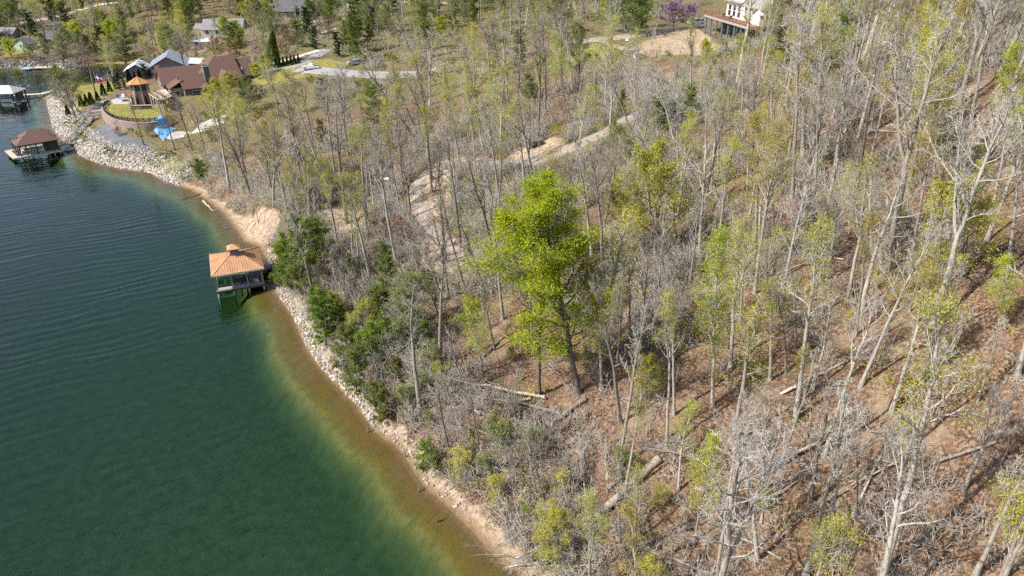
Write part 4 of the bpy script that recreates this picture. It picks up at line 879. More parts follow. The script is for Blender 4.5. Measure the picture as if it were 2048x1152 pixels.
tag(mesh_obj('brush', V, F, 'twig_pale'), 'grey leafless brush and twigs growing over the woodland floor', 'undergrowth', kind='stuff')
p = field(5500, 53, 30, 165, 1.8, d_brush, 0.62)
V, F = spread_mesh([b[0] for b in BR], p, np.random.default_rng(4).uniform(.5, 1.3, len(p)), 62)
tag(mesh_obj('brown_brush', V, F, 'twig_brown'), 'brown leafless brush growing low over the woodland floor', 'undergrowth', kind='stuff')
def leafy_bush(seed, n_each, size, h):
    (V, F), tips = bush(seed, h=h); return leaves(tips, size, np.random.default_rng(seed), n_each, 0.14)
for nm, mat, s0, cnt, y0, y1, lab in (('green_shrubs', 'leaf_green', 71, 3600, 30, 170, 'low mid-green shrubs scattered under the trees'), ('yellow_shrubs', 'leaf_yellow', 72, 5400, 30, 170, 'low yellow-green shrubs scattered under the trees'),
        ('lime_shrubs', 'leaf_lime', 73, 3200, 30, 170, 'low lime-green shrubs scattered under the trees'), ('olive_scrub', 'needle_olive', 74, 2800, 150, 380, 'olive scrub covering the far slopes'), ('far_yellow_scrub', 'leaf_pale', 75, 2600, 150, 380, 'pale green scrub covering the far slopes')):
    pr = [leafy_bush(s0 * 10 + i, 2, .17 if y1 < 200 else .26, [1.3, 1.9, 1.0][i]) for i in range(3)]
    p = field(cnt, s0, y0, y1, 2.2, d_green, 0.6)
    V, F = spread_mesh(pr, p, np.random.default_rng(s0).uniform(.5, 1.4, len(p)) * (1.0 if y1 < 200 else 1.5), s0)
    tag(mesh_obj(nm, V, F, mat), lab, 'shrubs', kind='stuff')
# fallen sticks
rng = np.random.default_rng(8); p = field(5200, 54, 30, 150, 2.0, lambda x, y: np.full(x.shape, .75), 0.62); n = len(p)
a = rng.uniform(0, 6.28, n); L = rng.uniform(.5, 2.6, n); q = np.stack([p[:, 0] + np.cos(a) * L, p[:, 1] + np.sin(a) * L], 1)
D = np.stack([np.cos(a) * L, np.sin(a) * L, grid_sample(HG, q[:, 0], q[:, 1]) - grid_sample(HG, p[:, 0], p[:, 1])], 1); p[:, 2] += 0.07
V, F = thin(p, D, rng.uniform(.018, .05, n))
tag(mesh_obj('fallen_sticks', V, F, 'twig_pale'), 'fallen sticks and twigs lying among the dead leaves', 'sticks', kind='stuff')

# stones of the riprap banks
MAT['stone'] = None
def stone_material(name, cols):
    m, nt, b = nodes(name); co = objco(nt); geo = nt.nodes.new('ShaderNodeNewGeometry'); oi = nt.nodes.new('ShaderNodeObjectInfo')
    sm = N_(nt, 'ShaderNodeMath', operation='ADD'); nt.links.new(geo.outputs['Random Per Island'], sm.inputs[0]); nt.links.new(oi.outputs['Random'], sm.inputs[1])
    fr = N_(nt, 'ShaderNodeMath', operation='FRACT'); nt.links.new(sm.outputs[0], fr.inputs[0])
    col = ramp(nt, fr.outputs[0], [(0.0, cols[0]), (0.35, cols[1]), (0.8, cols[2]), (1.0, cols[3])])
    col = mixc(nt, ramp(nt, noise(nt, 6, 2, .7, co), [(0.45, (0, 0, 0)), (0.75, (.5, .5, .5))]), col, cols[0])
    nt.links.new(col, b.inputs['Base Color']); b.inputs['Roughness'].default_value = 0.9; b.inputs['Specular IOR Level'].default_value = 0.2
    return m
MAT['stone'] = stone_material('white_limestone', [(0.22, 0.19, 0.155), (0.36, 0.325, 0.28), (0.49, 0.46, 0.415), (0.64, 0.62, 0.58)])
MAT['stone_dark'] = stone_material('dark_rock', [(0.12, 0.11, 0.12), (0.2, 0.19, 0.2), (0.3, 0.28, 0.27), (0.42, 0.4, 0.38)])
PHI = (1 + 5 ** 0.5) / 2
ICO_V = unit(np.array([(-1, PHI, 0), (1, PHI, 0), (-1, -PHI, 0), (1, -PHI, 0), (0, -1, PHI), (0, 1, PHI), (0, -1, -PHI), (0, 1, -PHI), (PHI, 0, -1), (PHI, 0, 1), (-PHI, 0, -1), (-PHI, 0, 1)], float))
ICO_F = np.array([(0, 11, 5), (0, 5, 1), (0, 1, 7), (0, 7, 10), (0, 10, 11), (1, 5, 9), (5, 11, 4), (11, 10, 2), (10, 7, 6), (7, 1, 8), (3, 9, 4), (3, 4, 2), (3, 2, 6), (3, 6, 8), (3, 8, 9), (4, 9, 5), (2, 4, 11), (6, 2, 10), (8, 6, 7), (9, 8, 1)])
def stone_proto(seed):
    rng = np.random.default_rng(seed); return ICO_V * rng.uniform(.7, 1.25, (12, 1)) * np.array((1, rng.uniform(.6, .9), rng.uniform(.45, .7))), ICO_F
STONES = [stone_proto(i) for i in range(7)]; STONE_ME = [mesh_obj('stone', V * 1.0, F, 'stone', link=False) for V, F in STONES]
def riprap(px_line, sd0, sd1, count, smin, smax, label, seed, singles=0, mat='stone'):
    line = [at_h(u, v, 0)[:2] for u, v in px_line]; seg = np.array(line); rng = np.random.default_rng(seed)
    lo, hi = seg.min(0) - sd1 - 2, seg.max(0) + sd1 + 2
    c = lo + (hi - lo) * rng.random((count * 14, 2)); dl = dist_line(c[:, 0], c[:, 1], line); s = grid_sample(SD, c[:, 0], c[:, 1])
    w = sd1 * (0.75 + 0.5 * vnoise(c[:, 0] / 4, c[:, 1] / 4, seed)); ok = (dl < w) & (s > sd0) & (rng.random(len(c)) < np.clip(1.25 - dl / w, 0, 1)); c = c[ok][:count]
    sz = smin + (smax - smin) * rng.random(len(c)) ** 2.2; P3 = np.stack([c[:, 0], c[:, 1], grid_sample(HG, c[:, 0], c[:, 1]) + sz * 0.12], 1)
    mid = P3[np.argmin(((P3[:, :2] - P3[:, :2].mean(0)) ** 2).sum(1))]
    root = thing('riprap_bank', label, 'rocks', mid)
    order = np.argsort(-sz); P3, sz = P3[order], sz[order]; P3 = P3 - mid
    for i in range(min(singles, len(P3))):
        o = bpy.data.objects.new('stone', STONE_ME[i % 7]); COL.objects.link(o); o.parent = root; o.location = P3[i]; o.scale = (sz[i],) * 3; o.rotation_euler = (rng.uniform(-.4, .4), rng.uniform(-.4, .4), rng.uniform(0, 6.28))
    V, F = spread_mesh(STONES, P3[singles:], sz[singles:], seed)
    tag(mesh_obj('small_stones', V, F, mat, root), kind='stuff')
riprap([(552,590),(561,602),(582,629),(597,663),(614,701),(639,736),(674,774),(708,808),(728,836)], .25, 2.7, 1900, .08, .34, 'white riprap stones along the shore below the orange-roofed boathouse', 1, 260)
riprap([(530,515),(540,540),(546,560)], .3, 3.5, 260, .12, .4, 'white riprap stones on the shore behind the orange-roofed boathouse', 2, 60)
riprap([(158,312),(198,328),(242,338),(299,346),(330,360)], .2, 8.5, 4200, .15, .5, 'wide white riprap slope below the retaining wall', 3, 160)
riprap([(92,206),(99,229),(105,256),(114,269),(126,282),(146,292)], .2, 8.0, 3800, .16, .55, 'pale riprap strip beside the lawn and docks', 4, 120)
riprap([(0,139),(75,136),(112,135)], .3, 12, 1500, .25, .8, 'dark riprap bank on the far shore of the cove', 5, 60, 'stone_dark')
riprap([(735,842),(765,877),(807,911),(857,984),(905,1025)], .3, 2.0, 260, .08, .3, 'scattered pale stones along the beach in front of the scrub', 6, 30)

# fallen trees
def log_mesh(P0, P1, r0, r1, branches, seed, blen=1.6):
    rng = np.random.default_rng(seed); n = 9; s = np.linspace(0, 1, n)[:, None]; P0, P1 = np.array(P0, float), np.array(P1, float); L = np.linalg.norm(P1 - P0)
    path = P0 + (P1 - P0) * s + rng.normal(0, .012 * L, (n, 3)) * np.sin(s * math.pi) * np.array((1, 1, .4)); rad = np.linspace(r0, r1, n) * rng.uniform(.92, 1.08, n)
    trunk = [tube(path, rad, 9)]
    for end, c, r in ((0, path[0], rad[0]), (1, path[-1], rad[-1])):       # broken ends
        k = 9; ring = np.arange(k) + (0 if end == 0 else (n - 1) * k); trunk.append((np.concatenate([trunk[0][0][ring], [c + unit(path[0] - path[1]) * r * (.5 if end == 0 else -.5)]]), np.array([(i, (i + 1) % k, k) for i in range(k)])))
    br = []
    for i in range(branches):
        f = rng.uniform(.35, 1); p = P0 + (P1 - P0) * f; d = unit(unit(P1 - P0) * .6 + rng.normal(0, .6, 3) + np.array((0, 0, .35))); l = blen * rng.uniform(.5, 1.6); rr = r1 * .55 * rng.uniform(.6, 1)
        e1 = p + d * l * .5; d2 = unit(d + rng.normal(0, .35, 3)); e2 = e1 + d2 * l * .5; br.append(tube(np.array([p, e1, e2]), np.array((rr, rr * .7, rr * .25)), 4))
        m = 5; tp = e1 + (e2 - e1) * rng.uniform(0, 1, (m, 1)); td = unit(d2 + rng.normal(0, .6, (m, 3))) * l * rng.uniform(.3, .6, (m, 1)); br.append(spikes(tp, td, np.full(m, max(.012, rr * .3))))
    return join(trunk), (join(br) if br else None)
def fallen(name, u0, v0, u1, v1, r0, r1, branches, label, seed, mat='bark_white', blen=1.6, lift=(0, 0), cat='log'):
    a, b = ground(u0, v0), ground(u1, v1); a[2] += r0 * .7 + lift[0]; b[2] += r1 * .8 + lift[1]; c = a.copy()
    t, br = log_mesh(a - c, b - c, r0, r1, branches, seed, blen); root = thing(name, label, cat, c)
    mesh_obj('trunk', t[0], t[1], mat, root, True)
    if br: mesh_obj('branches', br[0], br[1], mat, root)
fallen('fallen_log', 1318, 922, 1180, 1048, .46, .3, 7, 'thick pale fallen log lying across the lower slope', 1)
fallen('fallen_log', 1172, 800, 1070, 872, .30, .18, 9, 'dark mossy fallen log in front of the big lime-green tree', 2, 'bark_dark')
fallen('fallen_tree', 1182, 1045, 1030, 1118, .22, .1, 22, 'bleached fallen treetop with many limbs at the shore, bottom centre', 3, blen=3.0)
fallen('fallen_tree', 1150, 1110, 1015, 1135, .16, .06, 16, 'bleached fallen branch pointing at the water, bottom centre', 4, blen=2.4)
fallen('fallen_tree', 1090, 800, 880, 765, .2, .08, 24, 'bleached fallen tree with tangled limbs left of the mossy log', 5, blen=3.2, lift=(.2, .8))
fallen('fallen_tree', 1060, 880, 905, 900, .18, .07, 18, 'grey fallen tree lying above the beach scrub', 6, blen=2.6)
fallen('fallen_log', 1318, 650, 1170, 720, .15, .08, 5, 'thin fallen log right of the big lime-green tree trunk', 7, 'bark_dark')
fallen('fallen_log', 1342, 455, 1235, 545, .2, .12, 3, 'fallen log lying below the yellow-green round tree', 8)
fallen('fallen_log', 1400, 440, 1290, 520, .16, .1, 2, 'slim fallen log right of the yellow-green round tree', 9)
fallen('fallen_log', 985, 490, 905, 545, .2, .14, 3, 'fallen log beside the lower end of the gravel track', 10)
fallen('fallen_log', 1560, 790, 1740, 700, .16, .08, 8, 'long fallen log on the right slope', 11)
fallen('fallen_tree', 1700, 850, 1500, 960, .2, .08, 12, 'fallen tree with grey limbs among the pale trunks', 12, blen=2.2)
fallen('fallen_log', 1640, 1060, 1800, 1015, .15, .08, 8, 'fallen log near the lower right trunks', 13, 'bark_dark')
fallen('fallen_tree', 1420, 1150, 1280, 1095, .14, .05, 16, 'bleached fallen branches at the bottom edge', 14, blen=2.2)
fallen('fallen_log', 1860, 930, 2010, 880, .17, .09, 8, 'dark fallen log by the right edge', 15, 'bark_dark')
fallen('driftwood_log', 407, 404, 428, 424, .3, .1, 1, 'bleached driftwood log half in the water of the bay', 16, blen=.8)
fallen('driftwood_log', 402, 388, 360, 402, .16, .07, 1, 'dark driftwood pole reaching into the bay', 17, 'bark_dark', .8)
fallen('driftwood_log', 360, 366, 305, 370, .14, .06, 1, 'dark driftwood pole by the riprap end', 18, 'bark_dark', .8)
fallen('driftwood_log', 532, 404, 500, 462, .13, .06, 4, 'curved bleached dead branch on the bay beach', 19, blen=1.6)
fallen('driftwood_log', 498, 464, 520, 472, .12, .05, 5, 'small bleached branch on the beach behind the orange-roofed boathouse', 20, blen=1.4)
for i, (u, v, h, lab) in enumerate(((733, 866, .9, 'small dead snag in the shallows below the rocky bank'), (835, 985, .8, 'broken stump at the edge of the beach'), (873, 1045, .9, 'thin dead stick standing in the shallows'), (452, 460, .8, 'small snag in the water of the bay'), (808, 915, .7, 'dark stick leaning at the water edge'))):
    b = ground(u, v); r = thing('snag', lab, 'snag', b); t, br = log_mesh((0, 0, -.3), (.3, .1, h), .1, .05, 4, 30 + i, .5); mesh_obj('trunk', t[0], t[1], 'bark_dark', r, True); mesh_obj('branches', br[0], br[1], 'bark_dark', r)

# ================================================================ BUILDINGS, DOCKS, YARD, VEHICLES
class MB:
    def __init__(s): s.V, s.F = [], []
    def poly(s, pts):
        o = len(s.V); s.V += [tuple(p) for p in pts]; s.F.append(tuple(range(o, o + len(pts)))); return s
    def solid(s, pts, faces):
        o = len(s.V); s.V += [tuple(p) for p in pts]; s.F += [tuple(o + i for i in f) for f in faces]; return s
    def box(s, x0, x1, y0, y1, z0, z1):
        return s.solid([(x0, y0, z0), (x1, y0, z0), (x1, y1, z0), (x0, y1, z0), (x0, y0, z1), (x1, y0, z1), (x1, y1, z1), (x0, y1, z1)],
                       [(0, 3, 2, 1), (4, 5, 6, 7), (0, 1, 5, 4), (1, 2, 6, 5), (2, 3, 7, 6), (3, 0, 4, 7)])
    def bar(s, a, b, w, h=None):
        """a beam of rectangular section from a to b"""
        a, b = np.array(a, float), np.array(b, float); t = unit(b - a); h = h or w
        sx = unit(np.cross(t, (0, 0, 1))) if abs(t[2]) < .98 else np.array((1., 0, 0)); sz = np.cross(sx, t); P = []
        for e in (a, b):
            for i, j in ((-1, -1), (1, -1), (1, 1), (-1, 1)): P.append(e + sx * i * w / 2 + sz * j * h / 2)
        return s.solid(P, [(3, 2, 1, 0), (4, 5, 6, 7), (0, 1, 5, 4), (1, 2, 6, 5), (2, 3, 7, 6), (3, 0, 4, 7)])
    def cyl(s, a, b, r0, r1=None, k=10):
        V, F = tube(np.array([a, b], float), np.array((r0, r1 or r0)), k); o = len(s.V); s.V += [tuple(v) for v in V]; s.F += [tuple(int(i) + o for i in f) for f in F]
        s.F.append(tuple(o + i for i in reversed(range(k)))); s.F.append(tuple(o + k + i for i in range(k))); return s
    def slab(s, pts, t):
        """a sheet of thickness t hanging below the given outline"""
        n = len(pts); low = [(p[0], p[1], p[2] - t) for p in pts]
        return s.solid(list(pts) + low, [tuple(range(n)), tuple(range(2 * n - 1, n - 1, -1))] + [(i, i + n, (i + 1) % n + n, (i + 1) % n) for i in range(n)])
    def build(s, name, mat, parent=None, sm=False): return mesh_obj(name, s.V, s.F, mat, parent, sm)
def shingles(name, c, rows=3.2):
    m, nt, b = nodes(name); co = objco(nt); br = N_(nt, 'ShaderNodeTexBrick', Scale=rows); br.inputs['Color1'].default_value = (*[q * .82 for q in c], 1); br.inputs['Color2'].default_value = (*[q * 1.18 for q in c], 1)
    br.inputs['Mortar'].default_value = (*[q * .55 for q in c], 1); br.inputs['Mortar Size'].default_value = .025; nt.links.new(co, br.inputs['Vector'])
    col = mixc(nt, ramp(nt, noise(nt, .8, 4, .7, co), [(.3, (0, 0, 0)), (.8, (.4, .4, .4))]), br.outputs['Color'], [q * .7 for q in c]); nt.links.new(col, b.inputs['Base Color']); b.inputs['Roughness'].default_value = .9; b.inputs['Specular IOR Level'].default_value = .2
    return m
MAT['shingle_brown'] = shingles('brown_shingles', (0.165, 0.098, 0.082)); MAT['shingle_grey'] = shingles('grey_shingles', (0.27, 0.265, 0.28)); MAT['shingle_dark'] = shingles('dark_shingles', (0.15, 0.15, 0.165)); MAT['shingle_tan'] = shingles('tan_shingles', (0.30, 0.29, 0.275))
MAT['copper'] = plain('copper_roof', (0.46, 0.25, 0.125), 0.5, .22, .9, spec=.5); MAT['tower_copper'] = plain('orange_copper_roof', (0.50, 0.245, 0.08), 0.45, .1, .6, spec=.5)
MAT['copper'] = plain('copper_roof', (0.45, 0.25, 0.13), 0.5, .3, .7, spec=.5)
MAT['metal_roof'] = plain('pale_metal_roof', (0.54, 0.58, 0.61), 0.4, .08, .4, spec=.5); MAT['white_roof'] = plain('white_metal_roof', (0.60, 0.60, 0.60), .5, .08, .5)
MAT['brick'] = shingles('brown_brick', (0.30, 0.225, 0.19), 5.0); MAT['stone_wall'] = shingles('block_wall', (0.34, 0.265, 0.235), 2.0); MAT['stucco'] = plain('tan_stucco', (0.36, 0.30, 0.24), .9, .1)
MAT['grey_wall'] = plain('grey_siding', (0.20, 0.185, 0.22), .85, .1); MAT['cream_wall'] = plain('cream_siding', (0.66, 0.62, 0.54), .8, .06); MAT['white_trim'] = plain('white_trim', (0.74, 0.73, 0.70), .6, .05); MAT['green_wall'] = plain('pale_green_siding', (0.36, 0.48, 0.38), .85, .08)
MAT['wood_grey'] = plain('weathered_wood', (0.30, 0.29, 0.285), .85, .25, 3.0); MAT['wood_dark'] = plain('dark_stained_wood', (0.095, 0.075, 0.065), .8, .2, 2.0); MAT['wood_red'] = plain('red_stained_wood', (0.25, 0.13, 0.095), .75, .2, 2.0); MAT['wood_tan'] = plain('tan_deck_boards', (0.46, 0.40, 0.31), .85, .2, 2.0); MAT['wood_brown'] = plain('brown_wood', (0.2, 0.13, 0.1), .8, .2, 2.0)
MAT['glass'] = plain('window_glass', (0.03, 0.035, 0.045), .08, .1, spec=.6); MAT['screen'] = plain('dark_screen', (0.05, 0.05, 0.065), .6, .2); MAT['black_metal'] = plain('black_metal', (0.03, 0.03, 0.035), .5, .1); MAT['slate'] = plain('slate_blue_boards', (0.14, 0.19, 0.22), .8, .15)
MAT['tarp'] = plain('blue_tarp', (0.14, 0.36, 0.66), .45, .35, 1.6, spec=.4); MAT['blue'] = plain('blue_plastic', (0.06, 0.14, 0.42), .5, .1); MAT['red'] = plain('red_plastic', (0.45, 0.10, 0.10), .5, .1); MAT['lime'] = plain('lime_plastic', (0.42, 0.55, 0.08), .45, .1); MAT['white_plastic'] = plain('white_plastic', (0.75, 0.75, 0.76), .45, .05)
MAT['paint_white'] = plain('white_car_paint', (0.72, 0.72, 0.73), .25, .03, spec=.5); MAT['paint_silver'] = plain('silver_car_paint', (0.50, 0.52, 0.54), .3, .03, metal=.4, spec=.5); MAT['tyre'] = plain('tyre_rubber', (0.02, 0.02, 0.02), .9, .1); MAT['pale_blue'] = plain('pale_blue_hull', (0.38, 0.52, 0.64), .4, .05); MAT['chimney_stone'] = shingles('chimney_stone', (0.22, 0.21, 0.2), 2.5)
MAT['flag_red'] = plain('red_cloth', (0.55, 0.06, 0.09), .8, .1); MAT['flag_blue'] = plain('blue_cloth', (0.10, 0.08, 0.36), .8, .1); MAT['skirt_stone'] = plain('pale_stone', (0.42, 0.39, 0.36), .9, .2); MAT['shade_green'] = plain('green_blind', (0.24, 0.27, 0.06), .8, .1); MAT['orange_cloth'] = plain('orange_cushion', (0.5, 0.28, 0.12), .8, .1)
MAT['wood_white'] = plain('pale_boards', (0.52, 0.50, 0.47), .8, .12, 2.0)
def hip_roof(mb, x0, x1, y0, y1, ze, zr, rx0, rx1, ry=None, t=.18):
    ry = (y0 + y1) / 2 if ry is None else ry; A, B, C, D, E, G = (x0, y0, ze), (x1, y0, ze), (x1, y1, ze), (x0, y1, ze), (rx0, ry, zr), (rx1, ry, zr)
    low = [(p[0], p[1], p[2] - t) for p in (A, B, C, D)]
    return mb.solid([A, B, C, D, E, G] + low, [(0, 1, 5, 4), (1, 2, 5), (2, 3, 4, 5), (3, 0, 4), (0, 6, 7, 1), (1, 7, 8, 2), (2, 8, 9, 3), (3, 9, 6, 0), (9, 8, 7, 6)])
def gable_roof(mb, x0, x1, y0, y1, ze, zr, ry=None, t=.2, axis='x'):
    ry = (y0 + y1) / 2 if ry is None else ry
    f = (lambda a, b, z: (a, b, z)) if axis == 'x' else (lambda a, b, z: (b, a, z))
    if axis == 'x': q = [(x0, y0, ze), (x1, y0, ze), (x1, ry, zr), (x0, ry, zr), (x0, y1, ze), (x1, y1, ze)]
    else: q = [(x0, y0, ze), (x0, y1, ze), (ry, y1, zr), (ry, y0, zr), (x1, y0, ze), (x1, y1, ze)]
    mb.slab([q[0], q[1], q[2], q[3]], t); mb.slab([q[3], q[2], q[5], q[4]], t); return mb
def gable_body(mb, x0, x1, y0, y1, zb, ze, zr, ry=None, axis='x'):
    ry = ((y0 + y1) / 2 if axis == 'x' else (x0 + x1) / 2) if ry is None else ry
    if axis == 'x': P = [(x0, y0, zb), (x0, y1, zb), (x0, y1, ze), (x0, ry, zr), (x0, y0, ze)]; Q = [(x1,) + p[1:] for p in P]
    else: P = [(x0, y0, zb), (x1, y0, zb), (x1, y0, ze), (ry, y0, zr), (x0, y0, ze)]; Q = [(p[0], y1, p[2]) for p in P]
    return mb.solid(P + Q, [(0, 1, 2, 3, 4), (9, 8, 7, 6, 5)] + [(i, (i + 1) % 5, (i + 1) % 5 + 5, i + 5) for i in range(5)])
def window(parent, x, y, z, w, h, face, frame='white_trim', pane='glass'):
    """a window of its own in a wall: face is the outward axis of the wall"""
    ax = face[1]; sg = -1 if face[0] == '-' else 1; d = .08
    def bx(mb, a0, a1, z0, z1, d0, d1):
        lo, hi = sorted((d0 * sg, d1 * sg))
        return mb.box(x + lo, x + hi, y + a0, y + a1, z + z0, z + z1) if ax == 'x' else mb.box(x + a0, x + a1, y + lo, y + hi, z + z0, z + z1)
    f = MB(); t = .1
    for a0, a1, z0, z1 in ((-w / 2, w / 2, -h / 2, -h / 2 + t), (-w / 2, w / 2, h / 2 - t, h / 2), (-w / 2, -w / 2 + t, -h / 2 + t, h / 2 - t), (w / 2 - t, w / 2, -h / 2 + t, h / 2 - t), (-w / 2 + t, w / 2 - t, -.04, .04)): bx(f, a0, a1, z0, z1, -.02, d)
    o = f.build('window', frame, parent); bx(MB(), -w / 2 + t, w / 2 - t, -h / 2 + t, h / 2 - t, -.02, .04).build('pane', pane, o); return o
def railing(parent, pts, h=1.0, mat='wood_grey', n_post=4, rails=2, post=.12, bal=0):
    pts = [np.array(p, float) for p in pts]; r = MB()
    for a, b in zip(pts[:-1], pts[1:]):
        for k in range(1, rails + 1): r.bar(a + (0, 0, h * k / rails), b + (0, 0, h * k / rails), .09, .07)
        if bal:
            for k in range(bal): p = a + (b - a) * (k + .5) / bal; r.bar(p + (0, 0, .05), p + (0, 0, h), .04)
    ro = r.build('railing', mat, parent)
    for a, b in zip(pts[:-1], pts[1:]):
        for k in range(n_post + 1):
            p = a + (b - a) * k / n_post; MB().bar(p, p + (0, 0, h + .06), post).build('post', mat, ro)

# ---- boathouse with the copper-coloured hip roof
def orange_boathouse():
    c = (at_h(424.3, 553, 4.1) + at_h(528.3, 536, 4.1) + at_h(417.6, 509.4, 4.1) + at_h(517.2, 494, 4.1)) / 4; hd = math.radians(23.3)
    r = thing('boathouse', 'open boathouse with copper-orange hip roof and small cupola, standing in the lake', 'boathouse', (c[0], c[1], 0), hd)
    rf = hip_roof(MB(), -4.12, 4.12, -4.72, 4.72, 4.1, 5.75, -.5, .5).build('roof', 'copper', r)
    s = MB()                                                        # standing seams and hip caps
    def zr(x, y): return min(4.1 + 1.65 * (4.72 - abs(y)) / 4.72, 4.1 + 1.65 * (4.12 - abs(x)) / 3.62)
    for sg in (-1, 1):
        for k in range(-10, 11):
            x = k * .39; top = max(.0, 4.72 * (1 - (4.12 - abs(x)) / 3.62)) if abs(x) > .5 else 0
            if 4.72 - top > .3: s.bar((x, sg * 4.7, zr(x, sg * 4.7) + .02), (x, sg * (top + .05), zr(x, top + .05) + .02), .035, .05)
        for k in range(-11, 12):
            y = k * .41; inner = .5 + 3.62 * abs(y) / 4.72
            if 4.12 - inner > .3: s.bar((sg * 4.1, y, zr(4.1, y) + .02), (sg * (inner + .05), y, zr(inner + .05, y) + .02), .035, .05)
    s.build('roof_seams', 'copper', rf)['kind'] = 'stuff'
    for sx in (-1, 1):
        for sy in (-1, 1): MB().bar((sx * 4.1, sy * 4.7, 4.12), (sx * .5, 0, 5.78), .16, .1).build('hip_cap', 'copper', rf)
    fs = MB()
    for x0, x1, y0, y1 in ((-4.15, 4.15, -4.76, -4.70), (-4.15, 4.15, 4.70, 4.76), (-4.16, -4.10, -4.70, 4.70), (4.10, 4.16, -4.70, 4.70)): fs.box(x0, x1, y0, y1, 3.84, 4.06)
    fs.build('fascia', 'wood_white', r)
    cu = MB().box(-.72, .72, -.72, .72, 5.2, 6.75).build('cupola', 'grey_wall', r); hip_roof(MB(), -1.05, 1.05, -1.05, 1.05, 6.7, 7.35, -.04, .04, t=.08).build('cupola_roof', 'copper', cu)
    for k in (-1, 0, 1): MB().box(-.55, .55, -.76, -.721, 6.15 + k * .2, 6.25 + k * .2).build('louvre', 'slate', cu)
    xs = (-3.65, -1.2, 1.2, 3.6)
    for x in xs:
        for y in (-4.0, 4.0):
            MB().bar((x, y, 1.0), (x, y, 3.95), .2).build('post', 'wood_grey', r); MB().cyl((x, y - .12 if y < 0 else y, -2.6), (x, y - .12 if y < 0 else y, .95), .16, k=8).build('piling', 'skirt_stone', r)
    for y in (-4.0, 4.0): MB().box(-3.75, 3.7, y - .09, y + .09, 3.62, 3.84).build('beam', 'wood_grey', r)
    for x in (-3.65, 3.6): MB().box(x - .09, x + .09, -3.9, 3.9, 3.62, 3.84).build('beam', 'wood_grey', r)
    d = MB().box(-3.8, 3.75, -4.3, -3.0, .82, 1.05).build('deck', 'wood_grey', r); MB().box(-3.84, 3.79, -4.36, -4.301, .66, 1.04).build('rim_board', 'wood_dark', d)
    MB().box(-3.8, 3.75, 3.0, 4.3, .82, 1.05).build('deck', 'wood_grey', r); MB().box(1.55, 3.75, -2.99, 2.99, .82, 1.05).build('deck', 'slate', r); MB().box(-1.25, 1.54, -2.99, -1.9, .82, 1.03).build('deck', 'slate', r)
    lf = MB()
    for y in (-1.6, 1.6): lf.box(-3.0, 1.2, y - .1, y + .1, .5, .7)
    for x in (-2.4, .6): lf.box(x - .1, x + .1, -1.5, 1.5, .35, .5)
    lf.build('boat_lift', 'black_metal', r)
    MB().box(-1.3, 1.5, -1.85, -1.79, 1.0, 1.9).build('side_panel', 'screen', r)
    a = np.linspace(0, 1, 9); pts = np.stack([1.9 + 1.1 * a, -1.2 - .5 * a, 2.5 - 1.5 * a ** .6], 1); V, F = tube(pts, np.full(9, .05), 6); mesh_obj('hose', V, F, 'pale_blue', r)
    railing(r, [(3.72, -2.8, 1.05), (3.72, .6, 1.05)], .95, 'wood_grey', 2, 3)
    bxr = thing('dock_box', 'pale dock box standing on the deck of the orange-roofed boathouse', 'box', (0, 0, 0)); cs, sn = math.cos(hd), math.sin(hd)
    def W(x, y, z): return (c[0] + x * cs - y * sn, c[1] + x * sn + y * cs, z)
    bxr.location = W(2.6, -2.2, 1.05); bxr.rotation_euler = (0, 0, hd); MB().box(-.35, .35, -.9, .9, 0, .62).build('body', 'wood_white', bxr); MB().box(-.4, .4, -.95, .95, .63, .72).build('lid', 'slate', bxr)
    k = thing('kayak', 'lime-green kayak lying on the far deck of the orange-roofed boathouse', 'kayak', W(-2.4, 3.5, 1.08), hd); t = np.linspace(0, 1, 11); V, F = tube(np.stack([-1.4 + 2.8 * t, 0 * t, .2 + .06 * np.cos(t * 6.28)], 1), .02 + .34 * np.sin(t * math.pi) ** .7, 10); V[:, 2] *= .75; mesh_obj('hull', V, F, 'lime', k, True); MB().box(-.4, .4, -.2, .2, .30, .43).build('cockpit', 'black_metal', k)
    # ramp to the bank
    g = ground(548, 530); L = math.hypot(g[0] - W(3.75, 1.2, 0)[0], g[1] - W(3.75, 1.2, 0)[1]); a0 = W(3.75, 1.6, .95); hd2 = math.atan2(g[1] - a0[1], g[0] - a0[0])
    p = thing('gangway', 'grey wooden gangway from the orange-roofed boathouse to the stony bank', 'gangway', (a0[0], a0[1], 0), hd2)
    MB().slab([(.15, -.8, 1.0), (L, -.8, g[2] + .25), (L, .8, g[2] + .25), (.15, .8, 1.0)], .15).build('deck', 'slate', p)
    for y in (-.75, .75): railing(p, [(.2, y, 1.0), (L, y, g[2] + .25)], .95, 'wood_grey', 3, 2)
orange_boathouse()

